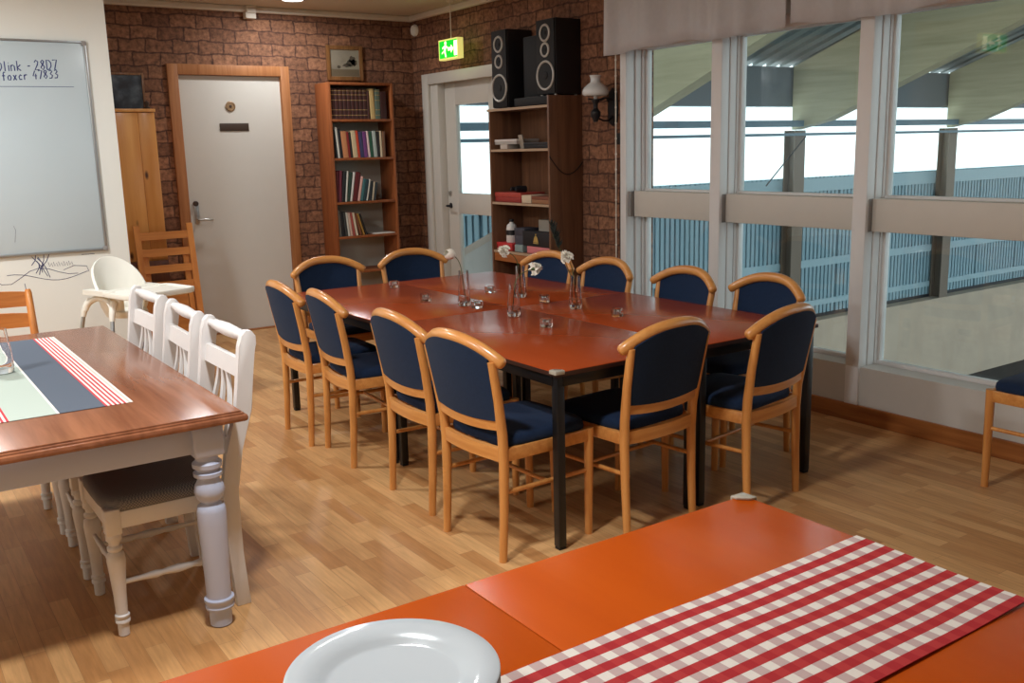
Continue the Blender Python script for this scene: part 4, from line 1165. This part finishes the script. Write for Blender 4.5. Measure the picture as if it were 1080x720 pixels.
# ------------------------------------------------------------------ speaker bookcase on the right wall
CX0, CX1, CY0, CY1 = 4.306, XB-0.003, 5.775, 6.585
sb = thing('bookcase', 'walnut bookcase against the right brick wall carrying two black speakers', 'bookcase', (0, 0, 0))
for sy, zt in ((CY0, 1.928), (CY1-0.022, 1.842)): MB().mm(CX0, CX1, sy, sy+0.022, 0, zt, 0.002).build('side_panel', M_walnut, sb)
SZ = [0.30, 0.743, 1.132, 1.547, 1.862]
for z in SZ:
    y1_ = CY1-0.022 if z < 1.8 else CY1+0.025
    so_ = MB().mm(CX0+0.004, CX1-0.01, CY0+0.022, y1_, z-0.02, z, 0.001).build('shelf', M_walnutY, sb)
    eb_ = MB().mm(CX0+0.002, CX0+0.004, CY0+0.022, y1_, z-0.019, z-0.001).build('edge_band', plain('pale_edge_band', (176, 150, 124), 0.5), so_)
MB().mm(CX1-0.01, CX1, CY0+0.022, CY1-0.022, 0.0, 1.86).build('back_panel', M_walnut, sb)
dr = MB().mm(CX0+0.006, CX0+0.026, CY0+0.024, CY1-0.024, 0.655, 0.722, 0.003).build('apron_board', wood('orange_brown_board', (170, 104, 56), (140, 78, 38), 'Y', 0.8), sb)
def speaker(label, loc, D, Wd, H):
    """front towards -x; D depth along x, Wd width along y"""
    t = thing('speaker', label, 'speaker', loc)
    MB().mm(0.012, D, 0, Wd, 0.008, H, 0.004).build('cabinet', M_blackbox, t)
    bf = MB().mm(0, 0.012, 0.004, Wd-0.004, 0.012, H-0.004, 0.003).build('front_baffle', M_grille, t)
    for zc, rr_ in ((0.82, 0.056), (0.60, 0.046), (0.265, 0.100)):
        ring = []
        for k in range(36):
            a = 2*math.pi*k/36
            ring.append((-0.001, Wd*0.5+rr_*math.cos(a), H*zc+rr_*math.sin(a)))
        MB().tube(ring, 0.009, 8, closed=True).build('driver_ring', M_silver, bf)
        MB().lathe([(rr_*0.95, 0.0), (rr_*0.85, -0.002), (rr_*0.3, 0.006), (rr_*0.25, -0.004), (0.003, -0.006)], (-0.0005, Wd*0.5, H*zc), 28, axis='X').build('driver_cone', M_grille, bf)
    for fy in (0.03, Wd-0.03):
        for fxx in (0.03, D-0.03):
            MB().lathe([(0.004, 0), (0.012, 0), (0.012, 0.008), (0.004, 0.008)], (fxx, fy, 0), 12).build('foot', M_silver, t)
    return t
speaker('black loudspeaker with silver rings on bookcase, left of the two', (CX0+0.055, 6.390, SZ[4]+0.0008), 0.25, 0.212, 0.600)
speaker('black loudspeaker with silver rings on bookcase, right of the two', (CX0+0.064, 5.780, 1.9305), 0.245, 0.228, 0.545)
am = thing('plinth', 'flat black plinth added under the right speaker to fill the dark gap', 'plinth', (CX0+0.03, 5.802, SZ[4]+0.0008))  # black filler added for the dark void, holds up the right speaker
MB().mm(0.006, 0.26, 0, 0.46, 0.006, 0.066, 0.004).build('case', M_blackbox, am)
MB().mm(0, 0.006, 0.005, 0.455, 0.008, 0.064, 0.001).build('front_panel', M_grille, am)
MB().mm(0.02, 0.24, 0.02, 0.44, 0, 0.006).build('foot_strip', M_grille, am)
sub = thing('loudspeaker_box', 'plain black box speaker behind and between the two loudspeakers', 'speaker', (CX0+0.14, 6.04, 1.9285))
MB().mm(0.006, 0.16, 0, 0.245, 0, 0.46, 0.004).build('cabinet', M_blackbox, sub)
MB().mm(0, 0.006, 0.006, 0.239, 0.006, 0.454, 0.002).build('front_baffle', M_grille, sub)

# things on its shelves
def carton(name, label, cat, x0, x1, y0, y1, z0, h, rgb, lid=None, group=None):
    t = thing(name, label, cat, ((x0+x1)/2, (y0+y1)/2, z0+0.0008), 0, group)
    sx, sy = x1-x0, y1-y0
    zl = h*0.55 if lid else h
    MB().mm(-sx/2, sx/2, -sy/2, sy/2, 0, zl, 0.002).build('box_body', plain('card_%d_%d_%d' % rgb, rgb, 0.55), t)
    if lid:
        MB().mm(-sx/2-0.002, sx/2+0.002, -sy/2-0.002, sy/2+0.002, zl, h, 0.002).build('box_lid', plain('card_%d_%d_%d' % lid, lid, 0.55), t)
    return t
z = SZ[3]
carton('game_box', 'small dark box with white front under the white game box, upper shelf', 'box', 4.335, 4.50, 6.37, 6.47, z, 0.035, (196, 184, 172))
carton('game_box', 'flat white and grey game box on the upper shelf, topmost', 'box', 4.335, 4.55, 6.24, 6.545, z+0.0355, 0.04, (170, 164, 158), (206, 200, 196))
carton('disc_player', 'flat black player at the right of the upper bookcase shelf', 'player', 4.34, 4.56, 5.82, 6.15, z, 0.045, (24, 24, 28), (34, 34, 38))
tag(MB().prism([(6.165, z), (6.225, z), (6.255, z+0.105), (6.205, z+0.11)], 4.36, 4.372, bev=0.002, axis='X').build('greeting_card', plain('card_paper', (150, 138, 124), 0.7)), 'small folded card leaning beside the black player on the upper shelf', 'card')
z = SZ[2]
carton('game_box', 'flat red board game box on the middle shelf of walnut bookcase', 'box', 4.33, 4.56, 6.19, 6.555, z, 0.075, (150, 52, 46), (168, 66, 56))
carton('game_box', 'small cream box between red and brown boxes on the middle shelf', 'box', 4.33, 4.50, 6.055, 6.18, z, 0.06, (206, 186, 160))
carton('game_box', 'brown patterned box at the right of the middle shelf', 'box', 4.33, 4.53, 5.815, 6.045, z, 0.055, (150, 104, 72), (122, 70, 50))
bn = thing('binoculars', 'small dark binoculars lying on the red board game box', 'binoculars', (4.40, 6.33, z+0.0755))
for k in (-1, 1): MB().lathe([(0.012, -0.045), (0.018, -0.03), (0.018, 0.0), (0.024, 0.015), (0.026, 0.05), (0.012, 0.05)], (0, 0.034*k, 0.026), 16, axis='X').build('barrel', M_iron, bn)
MB().box((0, 0, 0.028), (0.03, 0.05, 0.014), 0.004).build('bridge', M_iron, bn)
z = SZ[1]
carton('picture_box', 'grey box with a reddish picture behind the black emblem box', 'box', 4.43, 4.50, 5.835, 6.10, z, 0.255, (148, 142, 132))
eb = carton('emblem_box', 'black box with gold bell emblem on the pink box', 'box', 4.335, 4.42, 5.83, 6.185, z+0.056, 0.115, (22, 22, 28))
e = MB().prism([(-0.034, 0.034), (0.034, 0.034), (0.028, 0.046), (0.022, 0.066), (0.012, 0.080), (0.0, 0.086), (-0.012, 0.080), (-0.022, 0.066), (-0.028, 0.046)], -0.0455, -0.0425, axis='X').lathe([(0.002, -0.0455), (0.007, -0.0455), (0.007, -0.0425), (0.002, -0.0425)], (0, 0, 0.094), 14, axis='X').mm(-0.0455, -0.0425, -0.034, 0.034, 0.024, 0.030)
e.build('gold_emblem', plain('gold_print', (196, 166, 96), 0.4, 0.3), eb)
carton('game_box', 'flat pink box under the black emblem box', 'box', 4.335, 4.425, 5.83, 6.13, z, 0.055, (206, 120, 124))
carton('storage_box', 'dark grey box standing left of the black emblem box', 'box', 4.36, 4.50, 6.195, 6.33, z+0.0555, 0.13, (70, 70, 80), (60, 60, 70))
carton('game_box', 'small teal and white box below the dark grey box', 'box', 4.335, 4.46, 6.19, 6.30, z, 0.055, (134, 150, 148))
wb_ = thing('bottle', 'white bottle with dark stripes at left of the lower shelf', 'bottle', (4.40, 6.43, z+0.0615))
MB().lathe([(0.01, 0), (0.042, 0.0), (0.045, 0.01), (0.045, 0.11), (0.038, 0.14), (0.018, 0.155), (0.016, 0.165), (0.004, 0.165)], (0, 0, 0), 20).build('bottle_body', plain('white_bottle', (206, 204, 200), 0.4), wb_)
MB().lathe([(0.004, 0.165), (0.02, 0.165), (0.02, 0.185), (0.004, 0.187)], (0, 0, 0), 16).build('cap', M_iron, wb_)
MB().lathe([(0.0455, 0.06), (0.0462, 0.06), (0.0462, 0.10), (0.0455, 0.10)], (0, 0, 0), 20, close=False).build('label_band', M_blackbox, wb_)
carton('tin_box', 'low red box at the left end of the lower shelf', 'box', 4.335, 4.50, 6.335, 6.555, z, 0.06, (176, 40, 44), (186, 48, 50))
carton('storage_box', 'red brown crate at the bottom left of the walnut bookcase', 'box', 4.33, 4.55, 6.20, 6.55, SZ[0], 0.20, (150, 66, 40))
cbl = MB()
pts = [(4.300, CY0-0.008, 1.486)]
for k in range(1, 12):
    u = k/12
    pts.append((4.300+0.315*u, CY0-0.008, 1.486-0.05*u-0.11*math.sin(math.pi*u)*1.0))
pts.append((4.612, CY0-0.010, 1.44))
cbl.tube(pts, 0.004, 8)
tag(cbl.build('speaker_cable', M_cable), 'thin black cable drooping across the side of the walnut bookcase', 'cable')

# ------------------------------------------------------------------ wall lamp, cords, sensor, exit signs
wl = thing('wall_lamp', 'old oil-style wall lamp with white glass shade on black iron bracket', 'lamp', (4.45, 5.412, 1.70))
sh = [(0.044, 0.342), (0.037, 0.330), (0.034, 0.312), (0.036, 0.294), (0.058, 0.280), (0.084, 0.256), (0.095, 0.230), (0.092, 0.212), (0.080, 0.202), (0.076, 0.204), (0.087, 0.214), (0.090, 0.230), (0.080, 0.252), (0.054, 0.275), (0.032, 0.291), (0.030, 0.312), (0.033, 0.330), (0.040, 0.342)]
MB().lathe(sh, (0, 0, 0), 32, close=False).build('lamp_shade', M_opal, wl, ang=60)
MB().lathe([(0.004, 0.02), (0.016, 0.022), (0.020, 0.04), (0.034, 0.06), (0.036, 0.09), (0.024, 0.105), (0.016, 0.115), (0.018, 0.15), (0.030, 0.165), (0.030, 0.176), (0.006, 0.18)], (0, 0, 0), 24).build('oil_burner', M_iron, wl)
MB().lathe([(0.010, 0.18), (0.014, 0.19), (0.016, 0.22), (0.012, 0.25), (0.004, 0.252)], (0, 0, 0), 16).build('bulb', M_opal, wl)
br_ = MB()
br_.tube([(0.168, 0, 0.07), (0.12, 0, 0.03), (0.07, 0, 0.03), (0.0, 0, 0.055)], 0.007, 8).tube([(0.168, 0, 0.17), (0.10, 0, 0.19), (0.0, 0, 0.172)], 0.006, 8)
br_.tube([(0.10, 0, 0.19), (0.07, -0.05, 0.165), (0.04, -0.078, 0.182), (0.0, -0.082, 0.185)], 0.005, 8).tube([(0.10, 0, 0.19), (0.07, 0.05, 0.165), (0.04, 0.078, 0.182), (0.0, 0.082, 0.185)], 0.005, 8)
br_.build('bracket', M_iron, wl)
MB().prism([(-0.045, 0.02), (0.0, -0.01), (0.045, 0.02), (0.055, 0.12), (0.04, 0.23), (0.0, 0.26), (-0.04, 0.23), (-0.055, 0.12)], 0.155, 0.170, bev=0.003, axis='X').build('wall_plate', M_iron, wl)
tag(MB().tube([(XB-0.006, 5.33, 1.80), (XB-0.006, 5.325, 1.60), (XB-0.006, 5.34, 1.2), (XB-0.006, 5.335, 0.12)], 0.0045, 8).mm(XB-0.03, XB, 5.31, 5.36, 1.56, 1.64, 0.004).build('lamp_cable', M_cable), 'black cable running down the brick wall below the wall lamp', 'cable')
ch = MB().tube([(4.430, 5.170, 2.772), (4.430, 5.170, 0.50)], 0.004, 8)
for k in range(16): ch.lathe([(0.002, -0.007), (0.007, -0.004), (0.007, 0.004), (0.002, 0.007)], (4.430, 5.170, 0.55+0.105*k), 8)
tag(ch.build('blind_cord', M_cord), 'thin white beaded cord hanging beside the left window jamb', 'cord')
tag(MB().lathe([(0.01, 0.0), (0.052, 0.0), (0.055, -0.015), (0.045, -0.034), (0.02, -0.040), (0.003, -0.040)], (XB-0.002, 8.27, 2.665), 28, axis='X').build('motion_sensor', M_plasticw), 'small round white sensor high in the brick corner', 'sensor')

M_green = emit('exit_sign_green', (0, 196, 40), 1.1)
M_signw = emit('exit_sign_white', (255, 250, 190), 2.2)
M_signc = emit('exit_sign_casing', (226, 216, 120), 0.8)
def exit_sign(label, loc, rz, rod):
    t = thing('exit_sign', label, 'exit sign', loc, rz)
    W2, H2 = 0.150, 0.072
    # casing (open frame), lit face on both sides; face looks to local -x
    MB().mm(-0.03, 0.03, -W2, W2, H2, H2+0.012, 0.003).mm(-0.03, 0.03, -W2, W2, -H2-0.014, -H2, 0.003).mm(-0.03, 0.03, -W2-0.008, -W2, -H2-0.014, H2+0.012, 0.003).mm(-0.03, 0.03, W2, W2+0.008, -H2-0.014, H2+0.012, 0.003).build('casing', M_signc, t)
    for sgn in (-1, 1):
        fx = 0.024*sgn
        f = MB().mm(fx-0.002, fx+0.002, -W2, W2, -H2, H2).build('lit_face', M_green, t)
        p = MB()
        a, b = fx+0.002*sgn, fx+0.004*sgn
        a, b = min(a, b), max(a, b)
        q = -sgn*1.0
        def R2(y0, y1, z0, z1): p.mm(a, b, min(q*y0, q*y1), max(q*y0, q*y1), z0, z1)
        def PL(pl): p.prism([(q*y, z) for y, z in pl], a, b, axis='X')
        # (y runs from the viewer's right to left after q): door, arrow, running figure
        PL([(-0.145, -0.06), (-0.095, -0.06), (-0.095, 0.06), (-0.145, 0.06)])
        PL([(-0.085, 0.0), (-0.045, 0.032), (-0.045, 0.013), (0.005, 0.013), (0.005, -0.013), (-0.045, -0.013), (-0.045, -0.032)])
        p.lathe([(0.002, a), (0.015, a), (0.015, b), (0.002, b)], (0, q*0.045, 0.052), 14, axis='X')
        PL([(0.030, 0.034), (0.062, 0.034), (0.074, -0.01), (0.048, -0.014)])
        PL([(0.052, -0.010), (0.070, -0.014), (0.050, -0.064), (0.034, -0.064)])
        PL([(0.062, -0.008), (0.078, -0.016), (0.106, -0.034), (0.108, -0.022)])
        PL([(0.058, 0.034), (0.064, 0.022), (0.100, 0.006), (0.098, 0.018)])
        PL([(0.032, 0.030), (0.036, 0.018), (0.014, 0.006), (0.010, 0.018)])
        p.build('pictogram', M_signw, f)
    MB().tube([(0, -0.01, H2+0.01), (0, -0.01, rod)], 0.0045, 8).build('hanging_rod', M_cord, t)
    MB().lathe([(0.003, rod-0.012), (0.03, rod-0.010), (0.032, rod), (0.003, rod)], (0, -0.01, 0), 16).build('ceiling_rose', M_cord, t)
    return t
exit_sign('lit green exit sign hanging above the glazed exit door', (4.45, 7.365, 2.405), 0.0, CH-2.405)
exit_sign('lit exit sign hanging over the farmhouse table, seen reflected in the window', (0.78, 4.86, 2.36), R(100), CH-2.36)

# recessed downlight that shows at the top edge + the other ceiling lamps
def downlight(label, x, y, rad, strength, group=None):
    t = thing('ceiling_lamp', label, 'lamp', (x, y, CH), 0, group)
    MB().lathe([(rad, -0.002), (rad+0.018, -0.002), (rad+0.018, -0.012), (rad+0.006, -0.016), (rad, -0.012)], (0, 0, 0), 36, close=False).build('trim_ring', M_alu, t)
    MB().lathe([(0.004, -0.004), (rad, -0.004), (rad, -0.009), (0.004, -0.010)], (0, 0, 0), 36).build('diffuser', emit('diffuser_glow_%d' % int(x*100), (255, 244, 226), strength), t)
    return t
downlight('round lit downlight in the ceiling above the white door', 3.215, 7.80, 0.085, 6.0)

# ------------------------------------------------------------------ valance
def valance(label, y0, y1, seed):
    rnd = random.Random(seed)
    ph = [rnd.uniform(0, 6.28) for _ in range(5)]
    def fn(u, v):
        y = y0+(y1-y0)*u
        a = 0.6+0.4*(1-v)
        dx = 0.026*math.sin(y*13+ph[0]+1.6*math.sin(y*3.7+ph[1]))+0.015*math.sin(y*31+ph[2]+1.2*math.sin(y*6))+0.006*math.sin(y*7+ph[3])
        zb = 2.172+0.012*math.sin(y*6+ph[4])+0.007*math.sin(y*13+ph[0])
        return (4.415+dx*a-0.004*v, y, zb+(2.766-zb)*v)
    o = MB().sheet(fn, int(abs(y1-y0)*70), 6, (0.003, 0, 0)).build('valance', M_valance, None, ang=180)
    return tag(o, label, 'curtain', 'taupe valances above the windows')
valance('taupe gathered valance above the left windows, ending at the brick wall', 5.235, 3.705, 2)
valance('taupe gathered valance above the large right window', 3.690, 0.6, 5)
tag(MB().tube([(4.415, 0.5, 2.7775), (4.415, 5.26, 2.7775)], 0.010, 10).build('curtain_rail', M_frame), 'white curtain rail carrying the taupe valances under the ceiling', 'curtain rail')

# ------------------------------------------------------------------ things on the cherry tables
def vase(x, y, h, label):
    t = thing('bud_vase', label, 'vase', (x, y, TZ+0.0004), 0, 'glass bud vases on the cherry tables')
    prof = [(0.012, 0.0), (0.028, 0.0), (0.033, 0.006), (0.034, 0.03), (0.032, 0.06), (0.027, h*0.72), (0.0265, h), (0.0238, h), (0.0242, h*0.72), (0.029, 0.06), (0.0305, 0.034), (0.026, 0.022), (0.004, 0.020)]
    MB().lathe(prof, (0, 0, 0), 24).build('vase_body', M_vase, t, ang=60)
    return t
V = [(x*SC, y*SC, h+0.012) for x, y, h in ((2.700, 4.422, 0.180), (3.101, 4.459, 0.167), (2.712, 3.963, 0.150), (3.087, 3.932, 0.160))]
for (x, y, h), lab in zip(V, ['leftmost clear glass vase with a white rose bud', 'clear glass vase behind the nearest vase, white carnation leaning left', 'nearest clear glass vase with white carnation leaning right', 'rightmost clear glass vase with white carnation and dark sprig']):
    vase(x, y, h, lab)
def flower(v, head, label, bud=False, sprig=None):
    x, y, h = v
    hx, hy, hz = head[0]*SC, head[1]*SC, 1.55-(1.55-head[2])*SC
    t = thing('rose' if bud else 'carnation', label, 'flower', (x, y, TZ+0.023))
    d = Vector((hx-x, hy-y, hz-TZ-0.023))
    # the stem stands in the vase, touches the rim and bends out to the bloom
    sg = 1 if d.x > 0 else -1
    foot, rim = Vector((-0.009*sg, 0, 0.004)), Vector((0.011*sg, 0, h-0.026))
    ctrl = rim+(rim-foot)*0.45
    pts = [foot+(rim-foot)*(k/4) for k in range(4)]
    for k in range(9):
        u = k/8
        pts.append(rim*(1-u)**2+ctrl*2*u*(1-u)+d*u*u)
    MB().tube(pts, 0.0022, 8).build('stem', M_stem, t)
    dirv = (pts[-1]-pts[-2]).normalized()
    rot = Vector((0, 0, 1)).rotation_difference(dirv).to_matrix()
    b = MB()
    rnd = random.Random(int(hx*1000))
    if bud:
        for k in range(5):
            a0 = 2*math.pi*k/5
            def pet(u, v, a0=a0):
                a = a0+(u-0.5)*1.7
                rr_ = 0.024*math.sin(math.pi*(0.12+0.68*v))+0.002*k
                return d+rot@Vector((rr_*math.cos(a), rr_*math.sin(a), 0.052*v-0.008))
            b.sheet(pet, 6, 6, rot@Vector((0.0006, 0.0006, 0.0006)))
    else:
        for k in range(7):
            f = k/6
            R0 = 0.036*(1-0.62*f)
            p1_, p2_ = rnd.uniform(0, 6), rnd.uniform(0, 6)
            def pet(u, v, R0=R0, f=f, p1_=p1_, p2_=p2_):
                a = 2*math.pi*u*0.995
                rr_ = R0*(0.12+0.88*v)
                w = v*v*(0.008*math.sin(7*a+p1_)+0.005*math.sin(13*a+p2_))
                return d+rot@Vector((rr_*math.cos(a), rr_*math.sin(a), 0.004+0.026*f+0.014*v*(f-0.35)+w))
            b.sheet(pet, 44, 5, rot@Vector((0, 0, 0.0009)))
    b.build('bloom', M_petal, t, ang=80)
    MB().tube([d-dirv*0.014, d-dirv*0.004, d+dirv*0.006], [0.004, 0.008, 0.010], 10).build('calyx', M_stem, t)
    return t
flower(V[0], (2.633, 4.42, 0.995), 'white rose bud leaning left out of the leftmost vase', bud=True)
flower(V[1], (3.005, 4.46, 0.985), 'white carnation leaning left out of the vase behind', )
flower(V[2], (2.835, 3.955, 0.945), 'white carnation leaning right out of the nearest vase')
flower(V[3], (3.035, 3.93, 0.985), 'white carnation leaning left out of the rightmost vase')
sp = thing('foliage_sprig', 'dark feathery sprig standing up from the rightmost vase', 'sprig', (3.087*SC, 3.932*SC+0.012, TZ+0.027))
MB().tube([(-0.012, 0.004, 0.0), (-0.006, 0.010, 0.13), (-0.050, 0.045, 0.28), (-0.090, 0.055, 0.36)], 0.002, 6).build('stem', M_stem, sp)
lv = MB()
rnd = random.Random(9)
for k in range(46):
    u = k/45
    base = Vector((-0.056-0.042*u, 0.046+0.01*u, 0.29+0.13*u))
    a = rnd.uniform(0, 6.28); L = 0.045*(0.5+math.sin(math.pi*(0.15+0.8*u))*0.6)
    tip = base+Vector((math.cos(a)*L*0.55, math.sin(a)*L*0.55, L*0.8))
    lv.tube([base, (base+tip)/2+Vector((0, 0, -0.003)), tip], [0.0012, 0.004, 0.0006], 6)
lv.build('leaves', M_sprig, sp)
GH = [(2.625, 4.720, 'glass tealight holder farthest left on the cherry table'), (2.712, 4.310, 'glass tealight holder right beside the leftmost vase'), (3.075, 4.738, 'glass tealight holder farthest back, behind the leftmost vase'), (3.098, 4.226, 'glass tealight holder between the middle vases and the rightmost vase'), (2.661, 3.618, 'glass tealight holder nearest to the camera, before the nearest vase'), (3.097, 3.608, 'glass tealight holder farthest right, beyond the rightmost vase'), (2.76, 5.36, 'glass tealight holder at far edge by the chair before the exit door')]
first = None
for x, y, lab in GH:
    x, y = x*SC, y*SC
    if first is None:
        t = thing('tealight_holder', lab, 'candle holder', (x, y, TZ+0.0004), 0, 'glass tealight holders on the cherry tables')
        g = MB()
        g.lathe([(0.02, 0), (0.027, 0.0), (0.031, 0.006), (0.031, 0.034), (0.029, 0.038), (0.0225, 0.038), (0.021, 0.034), (0.021, 0.014), (0.003, 0.012)], (0, 0, 0), 8)
        g.build('holder_body', M_vase, t, ang=20)
        MB().lathe([(0.004, 0.0125), (0.0185, 0.0125), (0.0185, 0.026), (0.0175, 0.026), (0.0170, 0.022), (0.003, 0.022)], (0, 0, 0), 20).build('candle_cup', M_steel, t)
        first = t
    else:
        dup(first, (x, y, TZ+0.0004), random.uniform(0, 1), lab)

# ------------------------------------------------------------------ foreground: red checked runner and plates
def gingham():
    m, nt, b = new_mat('red_gingham_weave')
    tc = N(nt, 'ShaderNodeTexCoord')
    sx = N(nt, 'ShaderNodeSeparateXYZ'); nt.links.new(tc.outputs['Object'], sx.inputs[0])
    def band(sock, per, off, duty):
        a = N(nt, 'ShaderNodeMath', _operation='ADD'); a.inputs[1].default_value = off
        nt.links.new(sock, a.inputs[0])
        d = N(nt, 'ShaderNodeMath', _operation='DIVIDE'); d.inputs[1].default_value = per
        nt.links.new(a.outputs[0], d.inputs[0])
        f = N(nt, 'ShaderNodeMath', _operation='FRACT'); nt.links.new(d.outputs[0], f.inputs[0])
        g = N(nt, 'ShaderNodeMath', _operation='LESS_THAN'); g.inputs[1].default_value = duty
        nt.links.new(f.outputs[0], g.inputs[0])
        return g.outputs[0]
    lw = band(sx.outputs['Y'], 0.0455, 0.0165, 0.51)        # long red stripes
    cw = band(sx.outputs['X'], 0.0455, 0.01, 0.5)          # cross bands
    m1 = N(nt, 'ShaderNodeMix', _data_type='RGBA')        # white rows
    m1.inputs[6].default_value = s2l((222, 214, 204))+(1,); m1.inputs[7].default_value = s2l((190, 166, 162))+(1,)
    nt.links.new(cw, m1.inputs[0])
    m2 = N(nt, 'ShaderNodeMix', _data_type='RGBA')        # red rows
    m2.inputs[6].default_value = s2l((178, 60, 60))+(1,); m2.inputs[7].default_value = s2l((168, 50, 53))+(1,)
    nt.links.new(cw, m2.inputs[0])
    m3 = N(nt, 'ShaderNodeMix', _data_type='RGBA')
    nt.links.new(lw, m3.inputs[0]); nt.links.new(m1.outputs[2], m3.inputs[6]); nt.links.new(m2.outputs[2], m3.inputs[7])
    nt.links.new(m3.outputs[2], b.inputs['Base Color'])
    b.inputs['Roughness'].default_value = 0.95; b.inputs['Specular IOR Level'].default_value = 0.1
    nz = N(nt, 'ShaderNodeTexNoise', Scale=420.0, Detail=2.0); nt.links.new(tc.outputs['Object'], nz.inputs['Vector'])
    bp = N(nt, 'ShaderNodeBump', Strength=0.25, Distance=0.001)
    nt.links.new(nz.outputs['Fac'], bp.inputs['Height']); nt.links.new(bp.outputs['Normal'], b.inputs['Normal'])
    return m
tag(cloth_strip('checked_table_runner', gingham(), 0.74*SC, 1.682*SC, 0.812*SC, 1.180*SC, TZ, 70, 28, 0.006, seed=8), 'red and white checked cloth runner on the foreground table', 'table runner')
PX, PY = 0.567, 1.166
def plate_prof(Rr):
    return [(0.01, 0.003), (Rr*0.58, 0.003), (Rr*0.60, 0.0), (Rr*0.63, 0.0), (Rr*0.66, 0.005), (Rr*0.80, 0.012), (Rr*0.985, 0.0195), (Rr, 0.0225), (Rr*0.985, 0.0245), (Rr*0.80, 0.0175), (Rr*0.70, 0.0135), (Rr*0.655, 0.0085), (Rr*0.60, 0.0068), (0.004, 0.0068)]
NP = 7
for k in range(NP):
    o = MB().lathe(plate_prof(0.158), (0, 0, 0), 72).build('dinner_plate', M_plate, None, ang=60)
    o.location = (PX, PY, TZ+0.0005+0.0096*k)
    lab = ['bottom white plate of the stack on the foreground table', 'second white plate from the bottom of the stack', 'third white plate from the bottom of the stack', 'fourth white plate from the bottom of the stack', 'third white plate from the top of the stack', 'second white plate from the top of the stack', 'topmost white plate of the stack on the foreground table'][k]
    tag(o, lab, 'plate', 'white plates stacked in the foreground')
